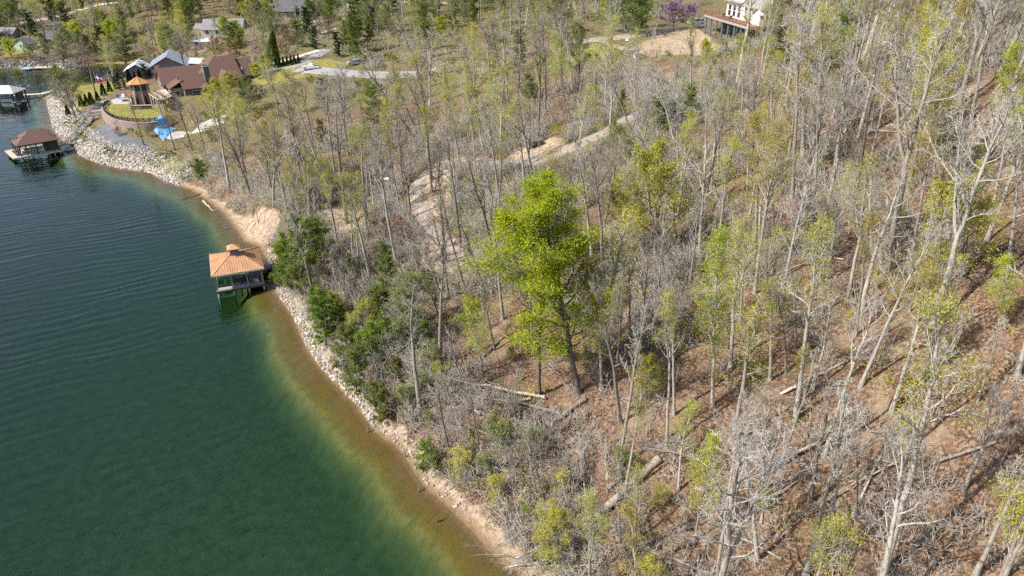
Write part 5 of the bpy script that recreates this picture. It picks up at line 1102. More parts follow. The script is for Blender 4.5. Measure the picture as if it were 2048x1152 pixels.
# ---- boathouse with the brown shingle roof
def brown_boathouse():
    a = at_h(33, 292.7, 4.0); b = at_h(118, 278.6, 4.0); hd = math.atan2(b[1] - a[1], b[0] - a[0]); Wd = math.hypot(b[0] - a[0], b[1] - a[1]); cs, sn = math.cos(hd), math.sin(hd)
    r = thing('boathouse', 'open boathouse with brown shingle double roof and dark posts by the riprap', 'boathouse', (a[0], a[1], 0), hd)
    hip_roof(MB(), 0, Wd, 0, 6.4, 4.0, 5.7, 2.6, Wd - 2.6).build('roof', 'shingle_brown', r)
    hip_roof(MB(), 2.2, Wd + .4, 4.0, 10.6, 4.25, 6.1, 4.6, Wd - 1.6).build('roof', 'shingle_brown', r)
    dk = MB().box(-1.6, Wd + .4, .1, 1.3, .75, 1.0).build('deck', 'wood_tan', r); MB().box(-1.65, Wd + .45, .02, .095, .62, 1.01).build('rim_board', 'wood_white', dk); MB().box(-1.6, Wd + .4, 9.0, 10.3, .75, 1.0).build('deck', 'wood_tan', r); MB().box(-1.6, -.3, 1.31, 8.99, .75, .99).build('deck', 'wood_tan', r); MB().box(Wd - 2.2, Wd + .4, 1.31, 8.99, .75, .99).build('deck', 'wood_tan', r)
    for x in (.5, 2.0, 4.4, Wd - 1.9, Wd - .5):
        MB().bar((x, .6, 1.0), (x, .6, 3.9), .26).build('post', 'wood_dark', r); MB().bar((x, 9.8, 1.0), (x, 9.8, 4.2), .26).build('post', 'wood_dark', r); MB().cyl((x, .3, -3), (x, .3, .74), .17, k=8).build('piling', 'skirt_stone', r)
    for y in (3.6, 6.6): MB().bar((.5, y, 1.0), (.5, y, 3.9), .26).build('post', 'wood_dark', r)
    MB().box(Wd - 3.4, Wd - .4, 2.0, 4.6, 1.0, 3.7).build('storage_room', 'wood_dark', r); MB().box(.4, Wd - .4, .5, .7, 3.6, 3.86).build('beam', 'wood_dark', r); MB().box(.4, .62, .75, 9.6, 3.6, 3.86).build('beam', 'wood_dark', r)
    for z in (1.45, 1.9): MB().box(.7, 4.2, .55, .65, z, z + .1).build('rail', 'wood_dark', r)
    def W(x, y, z): return (a[0] + x * cs - y * sn, a[1] + x * sn + y * cs, z)
    bt = thing('motorboat', 'tan-and-white motorboat on the lift inside the brown-roofed boathouse', 'boat', W(3.6, 4.0, 1.1), hd); t = np.linspace(0, 1, 12)
    V, F = tube(np.stack([-2.4 + 5.2 * t, 0 * t, .45 + .25 * t ** 3], 1), .05 + 1.0 * np.minimum(1, 1.6 * (1 - t)) ** .6, 12); V[:, 2] = .2 + (V[:, 2] - .2) * .5; mesh_obj('hull', V, F, 'white_plastic', bt, True); MB().box(-1.8, .6, -.6, .6, .8, 1.0).build('seat', 'orange_cloth', bt); MB().box(.65, .72, -.6, .6, .85, 1.4).build('windscreen', 'glass', bt)
    js = thing('jet_ski', 'grey covered jet ski floating beside the brown-roofed boathouse', 'jet ski', W(Wd + 2.3, 2.6, -.1), hd + .3); V, F = tube(np.stack([-1.7 + 3.4 * t, 0 * t, .25 + 0 * t], 1), .08 + .6 * np.sin(t * math.pi) ** .6, 10); V[:, 2] = V[:, 2] * .7 + .1; mesh_obj('hull', V, F, 'skirt_stone', js, True); MB().box(-.9, .7, -.25, .25, .5, .95).build('seat', 'wood_grey', js)
    g = ground(150, 288); L = 0; p0 = W(Wd + .4, 5.2, 0); hd2 = math.atan2(g[1] - p0[1], g[0] - p0[0]); L = math.hypot(g[0] - p0[0], g[1] - p0[1])
    p = thing('gangway', 'wooden gangway from the brown-roofed boathouse to the riprap', 'gangway', (p0[0], p0[1], 0), hd2); MB().slab([(.1, -.7, .98), (L, -.7, g[2] + .4), (L, .7, g[2] + .4), (.1, .7, .98)], .16).build('deck', 'wood_grey', p)
    for y in (-.65, .65): railing(p, [(.1, y, .98), (L, y, g[2] + .4)], .9, 'wood_dark', 3, 2)
brown_boathouse()

# ---- boathouse and dock at the left edge
def white_boathouse():
    a = at_h(26.4, 187, 4.0); r = thing('boathouse', 'boathouse with white metal roof at the left edge, pale blue boat below', 'boathouse', (a[0], a[1], 0), math.radians(6))
    hip_roof(MB(), -11, 0, 0, 9, 4.0, 6.0, -8, -3).build('roof', 'white_roof', r)
    for x in (-10.4, -5.5, -.6):
        for y in (.6, 8.4): MB().bar((x, y, -3), (x, y, 3.9), .3).build('post', 'wood_dark', r)
    MB().box(-11, -9.9, .2, 8.8, .7, .95).build('deck', 'wood_grey', r); MB().box(-1.4, 0, .2, 8.8, .7, .95).build('deck', 'wood_grey', r); MB().box(-1.3, -.1, 3, 6, .96, 3.7).build('storage_room', 'wood_dark', r); MB().box(-9.8, -1.5, 7.6, 8.8, .7, .95).build('deck', 'wood_grey', r)
    b = thing('motorboat', 'pale blue motorboat hanging in the white-roofed boathouse', 'boat', (a[0] - 6.0, a[1] + 3.6, 1.6), math.radians(6)); t = np.linspace(0, 1, 12)
    V, F = tube(np.stack([-3 + 6.4 * t, 0 * t, .5 + .3 * t ** 3], 1), .05 + 1.15 * np.minimum(1, 1.6 * (1 - t)) ** .6, 12); V[:, 2] = .2 + (V[:, 2] - .2) * .6; mesh_obj('hull', V, F, 'pale_blue', b, True); MB().box(-1.8, 1, -.6, .6, 1.0, 1.3).build('seat', 'white_plastic', b); MB().box(1.02, 1.1, -.6, .6, 1.0, 1.6).build('windscreen', 'glass', b)
    p0 = at_h(28, 190.5, .9); p1 = at_h(82, 187.5, .9); p2 = at_h(108, 181, 1.0); d = thing('dock', 'pale wooden walkway on dark piles joining the white-roofed boathouse to the lawn', 'dock', (p0[0], p0[1], 0))
    q = [p - np.array((p0[0], p0[1], 0)) for p in (p0, p1, p2)]
    for (u, v) in ((q[0], q[1]), (q[1], q[2])):
        n = unit(np.array((-(v - u)[1], (v - u)[0], 0))) * 1.0; MB().slab([u - n, v - n, v + n, u + n], .2).build('deck', 'wood_white', d)
        for k in range(4):
            s = u + (v - u) * (k + .3) / 4; MB().cyl((s[0] - n[0], s[1] - n[1], -3), (s[0] - n[0], s[1] - n[1], .68), .16, k=7).build('piling', 'wood_dark', d)
    for px, lab in (((46, 186.5), 'dark lamp post on the dock, nearer the white-roofed boathouse'), ((63, 186), 'dark lamp post on the dock, nearer the shore')):
        b = at_h(px[0], px[1], .9); l = thing('lamp_post', lab, 'lamp post', (b[0], b[1], .92), group='dock lamp posts'); MB().cyl((0, 0, -.1), (0, 0, 2.6), .09, .07, 7).build('pole', 'black_metal', l); MB().cyl((0, 0, 2.6), (0, 0, 2.95), .2, .12, 8).build('lamp_head', 'white_plastic', l)
white_boathouse()

# ---- stairs from the riprap up to the wall
def stairs():
    a = ground(146, 284); b = ground(183, 241); hd = math.atan2(b[1] - a[1], b[0] - a[0]); L = math.hypot(b[0] - a[0], b[1] - a[1]); z0, z1 = a[2] + .9, b[2] + 1.0
    r = thing('timber_stairs', 'long grey timber stairway climbing from the brown-roofed boathouse', 'stairs', (a[0], a[1], 0), hd); n = 26
    for y in (-1.2, 1.2): MB().bar((0, y, z0 - .15), (L, y, z1 - .15), .12, .4).build('stringer', 'wood_grey', r); railing(r, [(0, y, z0), (L, y, z1)], 1.0, 'wood_white', 6, 2)
    for k in range(n): f = (k + .5) / n; MB().box(L * f - .24, L * f + .24, -1.1, 1.1, z0 + (z1 - z0) * f, z0 + (z1 - z0) * f + .07).build('tread', 'wood_grey', r)
    a = ground(188, 237); b = ground(201, 207); hd = math.atan2(b[1] - a[1], b[0] - a[0]); L = math.hypot(b[0] - a[0], b[1] - a[1])
    r = thing('garden_steps', 'dark timber-edged garden steps beside the retaining wall', 'stairs', (a[0], a[1], 0), hd)
    for k in range(14):
        f = k / 14; x, y = a[0] + (b[0] - a[0]) * f, a[1] + (b[1] - a[1]) * f; z = max(hz(x, y), hz(x + .5, y)) + .06; MB().box(L * f, L * f + .9, -1.5, 1.5, z - .3, z + .12).build('step', 'wood_brown' if k % 2 else 'skirt_stone', r)
stairs()

# ---- retaining wall, fence, yard
def yard():
    w = catmull(wall_pts, 5); c = w[len(w) // 2]; r = thing('retaining_wall', 'curved brown block retaining wall holding up the lawn', 'wall', (c[0], c[1], 0)); n = len(w)
    t = np.gradient(w, axis=0); t /= np.linalg.norm(t, axis=1)[:, None]; nr = np.stack([-t[:, 1], t[:, 0]], 1); s = -1 if np.dot(nr[n // 2], c - np.mean(plat, axis=0)) < 0 else 1; nr = nr * s
    I, O = w - nr * .6 - c, w + nr * .75 - c; zb = [min(hz(*(q + nr[i] * 2)), 5.6) - .8 for i, q in enumerate(w)]
    lv = 6
    for k in range(lv):                                             # courses of blocks, each set back a little
        V, F = [], []
        for i in range(n):
            z0 = zb[i] + (7.42 - zb[i]) * k / lv; z1 = zb[i] + (7.42 - zb[i]) * (k + 1) / lv - .03; o = O[i] - nr[i] * .06 * k
            V += [(o[0], o[1], z0), (o[0], o[1], z1), (I[i][0], I[i][1], z1), (I[i][0], I[i][1], z0)]
        for i in range(n - 1):
            for j in range(4): F.append((i * 4 + j, i * 4 + (j + 1) % 4, i * 4 + 4 + (j + 1) % 4, i * 4 + 4 + j))
        mesh_obj('block_course', V, F, 'stone_wall', r)
    f = thing('iron_fence', 'black iron fence along the top of the curved retaining wall', 'fence', (c[0], c[1], 0)); rail = MB()
    for i in range(n - 1):
        for z in (7.6, 8.35): rail.bar((*(I[i] + nr[i] * .3), z), (*(I[i + 1] + nr[i + 1] * .3), z), .07)
        for k in range(5): p = I[i] + (I[i + 1] - I[i]) * k / 5 + nr[i] * .3; rail.bar((*p, 7.45), (*p, 8.4), .04)
    rail.build('rails', 'black_metal', f)
    for i in range(0, n, 3): MB().bar((*(I[i] + nr[i] * .3), 7.42), (*(I[i] + nr[i] * .3), 8.5), .12).build('post', 'black_metal', f)
    # patio
    pp = [at_h(u, v, 7.4) for u, v in ((226, 208), (222, 200), (240, 194), (268, 194), (275, 204), (255, 208))]; o = pp[0] * np.array((1, 1, 0)); p = thing('patio', 'pale stone patio at the back of the raised lawn', 'patio', o)
    MB().slab([q - o for q in pp], .3).build('paving', 'skirt_stone', p)
    def chair(u, v, mat, lab, rz):
        b = at_h(u, v, 7.42); q = thing('garden_chair', lab, 'chair', b, rz); MB().box(-.4, .4, -.4, .4, .32, .42).build('seat', mat, q); MB().solid([(-.4, .34, .35), (.4, .34, .35), (.4, .6, 1.15), (-.4, .6, 1.15), (-.4, .42, .33), (.4, .42, .33), (.4, .68, 1.13), (-.4, .68, 1.13)], [(0, 1, 2, 3), (7, 6, 5, 4), (0, 4, 5, 1), (1, 5, 6, 2), (2, 6, 7, 3), (3, 7, 4, 0)]).build('backrest', mat, q)
        for x in (-.36, .36):
            for y in (-.36, .3): MB().bar((x, y, 0), (x, y, .32), .09).build('leg', mat, q)
            MB().box(x - .07, x + .07, -.42, .4, .56, .62).build('armrest', mat, q)
    chair(237, 197, 'blue', 'blue garden chair at the left of the fire pit', .5); chair(246, 195.5, 'white_plastic', 'white garden chair behind the fire pit', .1); chair(256, 195.5, 'red', 'red garden chair behind the fire pit', -.2); chair(264, 197.5, 'blue', 'blue garden chair at the right of the fire pit by the tower', -.9)
    b = at_h(250, 202, 7.42); q = thing('fire_pit', 'round stone fire pit on the patio', 'fire pit', b); k = 14
    for i in range(k): a = i * 2 * math.pi / k; MB().bar((.8 * math.cos(a) - .16 * math.sin(a), .8 * math.sin(a) + .16 * math.cos(a), .2), (.8 * math.cos(a) + .16 * math.sin(a), .8 * math.sin(a) - .16 * math.cos(a), .2), .22, .4).build('stone', 'chimney_stone', q)
    MB().cyl((0, 0, 0), (0, 0, .12), .68, k=12).build('ash', 'black_metal', q)
    # planter
    b = at_h(283, 219, 7.3); q = thing('stone_planter', 'raised brown block planter in front of the tower', 'planter', b, math.radians(8)); MB().box(-2.9, .3, 0, .5, 0, 1.1).build('wall', 'stone_wall', q); MB().box(.31, 2.8, 0.1, .6, 0, 1.1).build('wall', 'brick', q); MB().box(-3.0, 2.9, -.08, .66, 1.11, 1.22).build('cap', 'skirt_stone', q)
    # blue tarp draped over a heap of materials
    cs = [at_h(303, 260, 4.9), at_h(325, 246.5, 5.3), at_h(350, 256, 5.0), at_h(326, 277, 4.4)]; o = np.mean(cs, axis=0); o[2] = hz(o[0], o[1]); m = 15; V, F = [], []
    for i in range(m):
        for j in range(m):
            s, t_ = i / (m - 1), j / (m - 1); p = cs[0] * (1 - s) * (1 - t_) + cs[1] * s * (1 - t_) + cs[2] * s * t_ + cs[3] * (1 - s) * t_
            bulge = .3 * math.sin(math.pi * s) ** .6 * math.sin(math.pi * t_) ** .6; z = hz(p[0], p[1]) + .12 + bulge + .22 * float(fbm(np.array([p[0] * 1.1]), np.array([p[1] * 1.1]), 9)[0]); V.append((p[0] - o[0], p[1] - o[1], z - o[2]))
    F = [(i * m + j, i * m + j + 1, (i + 1) * m + j + 1, (i + 1) * m + j) for i in range(m - 1) for j in range(m - 1)]; q = thing('tarp', 'crumpled bright blue tarp below the retaining wall', 'tarp', o); mesh_obj('sheet', V, F, 'tarp', q)
    for s_ in (0, 1, 2, 3): p = cs[s_] - o; MB().box(p[0] - .25, p[0] + .25, p[1] - .2, p[1] + .2, hz(*cs[s_][:2]) - o[2] - .05, hz(*cs[s_][:2]) - o[2] + .35).build('weight', 'skirt_stone', q)
    # flag
    b = ground(203, 201); q = thing('flagpole', 'white flagpole with red, white and blue flag on the lawn', 'flagpole', b); h = height_to(b, 145); MB().cyl((0, 0, -.2), (0, 0, h), .07, .04, 8).build('pole', 'white_trim', q)
    m = 9
    for k, (z0, z1, mat) in enumerate(((h - .1, h - 1.0, 'flag_blue'), (h - 1.0, h - 1.7, 'white_plastic'), (h - 1.7, h - 2.5, 'flag_red'))):
        V = [(-.05 - .15 * i * 1.5 - .03 * k * i, .18 * math.sin(i * 1.1 + k * .3), z - .10 * i) for i in range(m) for z in (z0, z1)]; F = [(2 * i, 2 * i + 1, 2 * i + 3, 2 * i + 2) for i in range(m - 1)]; V = [(-x + .02, y, z) for x, y, z in V]; mesh_obj('flag_band', V, F, mat, q)
    MB().cyl((0, 0, h), (0, 0, h + .14), .1, .05, 8).build('finial', 'white_trim', q)
yard()

# ---- octagonal tower with its bridge
def tower():
    b = at_h(287, 207, 7.3); h = height_to(b, 163); r = thing('octagonal_tower', 'octagonal screened tower with orange copper roof beside the brown-roofed house', 'tower', b, math.radians(12)); R = 2.5
    def ring(rad, z): return [(rad * math.cos(math.radians(22.5 + 45 * i)), rad * math.sin(math.radians(22.5 + 45 * i)), z) for i in range(8)]
    for i in range(8):
        j = (i + 1) % 8; A, B = ring(R, 0), ring(R, h * .62); MB().solid([A[i], A[j], B[j], B[i], *[(p[0] * .93, p[1] * .93, p[2]) for p in (A[i], A[j], B[j], B[i])]], [(0, 1, 2, 3), (7, 6, 5, 4), (3, 2, 6, 7), (0, 4, 5, 1), (1, 5, 6, 2), (0, 3, 7, 4)]).build('wall_panel', 'brick', r)
        A, B = ring(R * .96, h * .63), ring(R * .96, h * .97); MB().poly([A[i], A[j], B[j], B[i]]).build('screen_panel', 'screen', r)
        p = ring(R * 1.02, 0)[i]; MB().bar((p[0], p[1], 0), (p[0], p[1], h * .98), .2).build('post', 'wood_white', r)
    MB().solid(ring(R * .95, h * .60) + ring(R * .95, h * .625), [tuple(range(8)), tuple(range(15, 7, -1))] + [(i, i + 8, (i + 1) % 8 + 8, (i + 1) % 8) for i in range(8)]).build('floor', 'wood_tan', r)
    E = ring(R * 1.38, h * .95); rf = MB().solid(E + [(0, 0, h * .95 + 1.75)] + [(p[0], p[1], p[2] - .16) for p in E], [(i, (i + 1) % 8, 8) for i in range(8)] + [(i, i + 9, (i + 1) % 8 + 9, (i + 1) % 8) for i in range(8)] + [tuple(range(16, 8, -1))]).build('roof', 'tower_copper', r)
    for i in range(8): MB().bar((E[i][0], E[i][1], E[i][2] + .03), (0, 0, h * .95 + 1.80), .12, .1).build('hip_cap', 'copper', rf)
    MB().cyl((0, 0, h * .95 + 1.7), (0, 0, h * .95 + 2.3), .1, .02, 6).build('finial', 'copper', rf)
    # bridge and deck joining the tower to the house
    zt = b[2] + h * .60; p0 = at_h(303, 186, zt); p1 = at_h(325, 199, zt); o = np.array((p0[0], p0[1], 0)); g = thing('deck_bridge', 'wooden bridge deck on posts between the octagonal tower and the house', 'deck', o)
    v = unit((p1 - p0) * np.array((1, 1, 0))); nrm = np.array((-v[1], v[0], 0)); a = p0 - o; c = p1 - o
    MB().slab([a - nrm * .9, c - nrm * .9, c + nrm * .9, a + nrm * .9], .25).build('walkway', 'wood_tan', g)
    for s in (-.9, .9): railing(g, [a + nrm * s, c + nrm * s], 1.0, 'wood_brown', 5, 2, bal=14)
    for k in range(4):
        for s in (-.8, .8):
            q = a + (c - a) * (k + .4) / 4 + nrm * s; zg = hz(q[0] + o[0], q[1] + o[1]); MB().bar((q[0], q[1], zg - .2), (q[0], q[1], zt - .26), .18).build('post', 'wood_white' if k < 3 else 'wood_red', g)
    q = [at_h(u, w_, zt - .05) - o for u, w_ in ((312, 182), (331, 178), (344, 192), (330, 199), (324, 197))]; MB().slab(q, .25).build('terrace', 'wood_tan', g)
    railing(g, [q[3], q[2]], 1.0, 'black_metal', 4, 2)
    for k in (1, 2, 3): zg = hz(q[k][0] + o[0], q[k][1] + o[1]); MB().bar((q[k][0], q[k][1], zg - .3), (q[k][0], q[k][1], zt - .32), .22).build('post', 'wood_brown', g)
tower()

# ---- the brown-roofed house
def brown_house():
    o = np.array((-108.5, 217.4)); hd = math.radians(33); r = thing('brown_roofed_house', 'large brick house with many brown shingle gables and stone chimney', 'house', (o[0], o[1], 0), hd); zb = 7.2
    def blk(x0, x1, y0, y1, ze, zr, ry=None, over=.5, axis='x', mat='brick'):
        gable_body(MB(), x0, x1, y0, y1, zb, ze - .05, zr - .3, ry, axis).build('wall', mat, r)
        k = (zr - ze) / ((ry if ry is not None else (y0 + y1) / 2) - y0) if axis == 'x' else (zr - ze) / ((x1 - x0) / 2)
        if axis == 'x': gable_roof(MB(), x0 - over, x1 + over, y0 - over, y1 + over, ze - k * over, zr, ry if ry is not None else (y0 + y1) / 2).build('roof', 'shingle_brown', r)
        else: gable_roof(MB(), x0 - over, x1 + over, y0 - over, y1 + over, ze - k * over, zr, (x0 + x1) / 2, axis='y').build('roof', 'shingle_brown', r)
    blk(0, 13, 0, 11, 12.3, 16.2, 6.0); blk(21.5, 27.5, -2.5, 9, 13.2, 17.5, 3.3); blk(4.6, 11.2, -8.8, .5, 12.0, 15.2, -4.2)
    MB().box(10.2, 22.8, -3.8, 10.8, zb, 12.6).build('wall', 'brick', r)
    hip_roof(MB(), 9.6, 23.4, -4.5, 11.4, 12.7, 18.6, 16.8, 22.9, 3.5).build('roof', 'shingle_brown', r)
    MB().box(1.1, 4.55, -6.2, -.05, zb, 11.7).build('wall', 'stucco', r); MB().slab([(.6, -6.7, 11.7), (4.9, -6.7, 14.0), (4.9, .3, 14.0), (.6, .3, 11.7)], .2).build('roof', 'shingle_brown', r)
    ch = MB().box(11.3, 12.9, -7.6, -5.9, zb, 17.2).build('chimney', 'chimney_stone', r); MB().box(11.1, 13.1, -7.8, -5.7, 17.21, 17.5).build('cap', 'slate', ch); MB().cyl((11.8, -6.7, 17.4), (11.8, -6.7, 18.0), .2, k=8).build('flue', 'black_metal', ch); MB().cyl((12.5, -6.7, 17.4), (12.5, -6.7, 17.9), .2, k=8).build('flue', 'black_metal', ch)
    gable_body(MB(), 16.5, 19.3, -7.0, -1.0, 11.8, 13.8, 15.2, None, 'y').build('dormer', 'stucco', r); gable_roof(MB(), 16.1, 19.7, -7.4, 1.0, 13.6, 15.5, 17.9, axis='y').build('roof', 'shingle_brown', r)
    MB().cyl((24, -1, 14), (24, -1, 15.3), .16, k=8).build('vent_pipe', 'white_trim', r)
    window(r, 0, 2.6, 10.4, 1.4, 2.2, '-x'); window(r, 0, 5.5, 10.4, 1.4, 2.2, '-x'); window(r, 0, 8.4, 10.4, 1.4, 2.2, '-x'); window(r, 0, 5.8, 13.6, 1.2, 1.2, '-x')
    window(r, 4.6, -6.6, 10.0, 1.3, 2.0, '-x'); window(r, 7.8, -8.8, 10.0, 2.6, 2.0, '-y'); window(r, 2.8, -6.2, 9.6, 1.6, 2.6, '-y'); window(r, 1.1, -3.2, 9.8, 1.4, 2.2, '-x'); window(r, 15.2, -3.8, 10.2, 1.8, 1.8, '-y'); window(r, 20.2, -3.8, 10.2, 1.8, 1.8, '-y'); window(r, 17.9, -7.0, 13.2, 1.2, 1.1, '-y')
    window(r, 27.5, 1.0, 10.8, 1.6, 1.8, '+x'); window(r, 24.5, -2.5, 10.6, 2.4, 2.4, '-y', 'white_trim')
brown_house()

def grey_building():
    r = thing('metal_roofed_house', 'grey house with pale metal roof behind the brown-roofed house', 'house', (-127.8, 262.5, 0), math.radians(20)); zb = 4.0
    gable_body(MB(), -6, 6.4, 0, 18, zb, 9.8, 13.2, .2, 'y').build('wall', 'grey_wall', r); gable_roof(MB(), -6.8, 7.2, -.8, 18.8, 9.7, 13.6, .2, axis='y').build('roof', 'metal_roof', r)
    MB().box(7.25, 16, 4, 17, zb, 9.2).build('wall', 'grey_wall', r); MB().slab([(6.9, 3.2, 10.2), (16.8, 3.2, 9.2), (16.8, 17.8, 9.2), (6.9, 17.8, 10.2)], .2).build('roof', 'white_roof', r)
    gable_body(MB(), -15, -6.9, 3, 15, zb, 8.6, 10.6, -11, 'y').build('wall', 'grey_wall', r); gable_roof(MB(), -15.6, -6.85, 2.4, 15.6, 8.5, 10.9, -11, axis='y').build('roof', 'metal_roof', r)
    s = MB()
    for k in range(1, 32): y = -.8 + k * .6; s.bar((-6.8, y, 9.74), (.2, y, 13.64), .04, .06); s.bar((7.2, y, 9.74), (.2, y, 13.64), .04, .06)
    s.build('roof_seams', 'metal_roof', r)['kind'] = 'stuff'
    for x in (-3.5, 3.2): window(r, x, 0, 7.2, 1.6, 2.0, '-y')
    window(r, -11, 3, 6.6, 1.6, 1.6, '-y')
    MB().box(-9.2, -8.4, 6, 6.8, 10.0, 11.6).build('vent', 'white_plastic', r)
grey_building()

def simple_house(name, label, u, v, zg, w, d, hw, hr, rz, wall, roof, wins=3, extra=None):
    b = at_h(u, v, zg); b[2] = hz(b[0], b[1]); r = thing(name, label, 'house', b, rz)
    gable_body(MB(), -w / 2, w / 2, 0, d, -1.0, hw, hw + hr - .3).build('wall', wall, r); k = hr / (d / 2); gable_roof(MB(), -w / 2 - .5, w / 2 + .5, -.6, d + .6, hw - k * .6, hw + hr, d / 2).build('roof', roof, r)
    for i in range(wins): window(r, -w / 2 + w * (i + .5) / wins, 0, hw * .55, 1.5, 1.7, '-y')
    window(r, -w / 2, d / 2, hw * .6, 1.4, 1.6, '-x'); MB().box(w * .12, w * .12 + 1.0, -.07, -.01, 0, 2.1).build('door', 'white_trim', r)
    if extra: extra(r)
    return r
simple_house('grey_roofed_house', 'house with wide grey shingle roof among trees at upper left', 446, 74, 13, 17, 11, 3.0, 3.6, math.radians(4), 'cream_wall', 'shingle_grey', 4,
    lambda r: (MB().slab([(-13, 1.5, 2.8), (-9.1, 1.5, 2.8), (-9.1, 6.5, 4.6), (-13, 6.5, 4.6)], .2).build('porch_roof', 'shingle_grey', r), [MB().bar((x, 1.8, -.8), (x, 1.8, 2.6), .2).build('porch_post', 'white_trim', r) for x in (-12.6, -11, -9.5)]))
simple_house('dark_roofed_house', 'house with large dark slate roof at the top edge, conifers in front', 592, 32, 19, 20, 14, 3.2, 5.5, math.radians(6), 'stucco', 'shingle_dark', 5,
    lambda r: MB().box(-12.6, -10.1, 1, 8, -.5, 5.5).build('side_wing', 'slate', r))
simple_house('grey_roofed_house', 'low dark-roofed house on the far shore beside the green cottage', 118, 72, 9, 15, 9, 2.8, 3.2, math.radians(12), 'stucco', 'shingle_dark', 3)
simple_house('green_cottage', 'small pale green cottage with white gable trim on the far shore', 62, 80, 8, 5, 9, 2.8, 2.2, math.radians(75), 'green_wall', 'shingle_dark', 2)
simple_house('grey_cabin', 'small dark cabin at the left edge of the far shore', 8, 66, 9, 9, 7, 2.6, 2.2, math.radians(-6), 'stucco', 'shingle_grey', 2)
simple_house('lavender_house', 'small grey house at the top edge beside the ridge road', 690, 12, 21, 8, 8, 4.2, 2.4, 0, 'grey_wall', 'shingle_grey', 2)
simple_house('white_lean_to', 'low pale shed between the trees behind the metal-roofed house', 405, 88, 11, 10, 4, 2.2, .9, math.radians(3), 'cream_wall', 'white_roof', 2)

# ---- white house with the red deck on the hill
def white_house():
    p0 = at_h(1409, 29, 34.5); p1 = at_h(1494, 54, 34.5); hd = math.atan2(p1[1] - p0[1], p1[0] - p0[0]); L = math.hypot(p1[0] - p0[0], p1[1] - p0[1])
    r = thing('white_house', 'white house with long red-railed deck on the hilltop', 'house', (p0[0], p0[1], 0), hd); z = 34.5; zb = 29.5      # local x along the deck, local y up the hill
    dk = MB().box(0, L, 0, 4.2, z - .55, z).build('deck', 'wood_red', r); MB().box(-.05, L + .05, -.1, -.01, z - .5, z + .02).build('rim_board', 'wood_grey', dk)
    railing(r, [(.1, .1, z), (L - .1, .1, z)], 1.05, 'wood_red', 12, 2, .16, bal=60); railing(r, [(.1, .1, z), (.1, 4.0, z)], 1.05, 'wood_red', 2, 2, .16)
    for k in range(8): x = .4 + (L - .8) * k / 7; MB().bar((x, .5, zb - 1), (x, .5, z - .56), .32).build('post', 'slate', r)
    MB().box(1.8, L - .3, 4.25, 13, zb - 1, z - .02).build('basement_wall', 'screen', r)
    for k in range(6): window(r, 4.0 + k * 3.8, 4.25, z - 2.6, 2.4, 2.6, '-y', 'slate')
    MB().box(4.0, L - 1.0, 4.3, 13, z - .015, z + 4.0).build('wall', 'cream_wall', r)
    gable_body(MB(), 4.0, 14.5, 4.2, 13.0, z + 3.98, z + 6.4, z + 10.0, 9.2, 'y').build('wall', 'cream_wall', r); gable_roof(MB(), 3.2, 15.3, 3.4, 13.6, z + 6.1, z + 10.5, 9.25, axis='y').build('roof', 'shingle_tan', r)
    gable_roof(MB(), 15.4, L - .2, 3.4, 14.2, z + 3.6, z + 7.6, 8.8).build('roof', 'shingle_tan', r); MB().slab([(3.8, 3.5, z + 3.9), (14.7, 3.5, z + 3.9), (14.7, 4.3, z + 4.3), (3.8, 4.3, z + 4.3)], .14).build('porch_roof', 'shingle_tan', r)
    for x in (6.2, 9.2, 12.2): window(r, x, 4.3, z + 1.75, 1.9, 2.9, '-y')
    for x in (7.4, 11.0): window(r, x, 4.2, z + 5.7, 1.6, 1.8, '-y')
    window(r, 17.2, 4.3, z + 1.6, 3.4, 2.9, '-y', 'white_trim', 'shade_green'); window(r, 22.5, 4.3, z + 1.7, 2.2, 2.2, '-y')
    gable_body(MB(), L - 4.6, L - 1.0, 3.3, 6.0, z, z + 2.5, z + 3.9, None, 'y').build('bay', 'cream_wall', r); gable_roof(MB(), L - 5.0, L - .6, 2.8, 6.6, z + 2.4, z + 4.2, L - 2.8, axis='y').build('bay_roof', 'wood_white', r)
    window(r, L - 1.0, 8, z + 1.6, 2, 2, '+x')
    cs, sn = math.cos(hd), math.sin(hd)
    def W(x, y, zz): return (p0[0] + x * cs - y * sn, p0[1] + x * sn + y * cs, zz)
    t = thing('deck_table', 'pale round table among chairs on the red deck', 'table', W(10.5, 2.2, z), hd); MB().cyl((0, 0, .68), (0, 0, .75), .8, k=14).build('top', 'pale_blue', t); MB().cyl((0, 0, 0), (0, 0, .68), .08, k=8).build('leg', 'black_metal', t)
    for k, (x, lab) in enumerate(((8.6, 'dark deck chair left of the round table on the red deck'), (12.6, 'dark deck chair right of the round table on the red deck'))):
        c = thing('deck_chair', lab, 'chair', W(x, 2.0, z), hd + k * 3.1); MB().box(-.35, .35, -.35, .35, .35, .45).build('seat', 'black_metal', c); MB().box(-.35, -.27, -.35, .35, .46, 1.0).build('backrest', 'black_metal', c)
        for a in (-.3, .3):
            for b in (-.3, .3): MB().bar((a, b, 0), (a, b, .35), .06).build('leg', 'black_metal', c)
white_house()

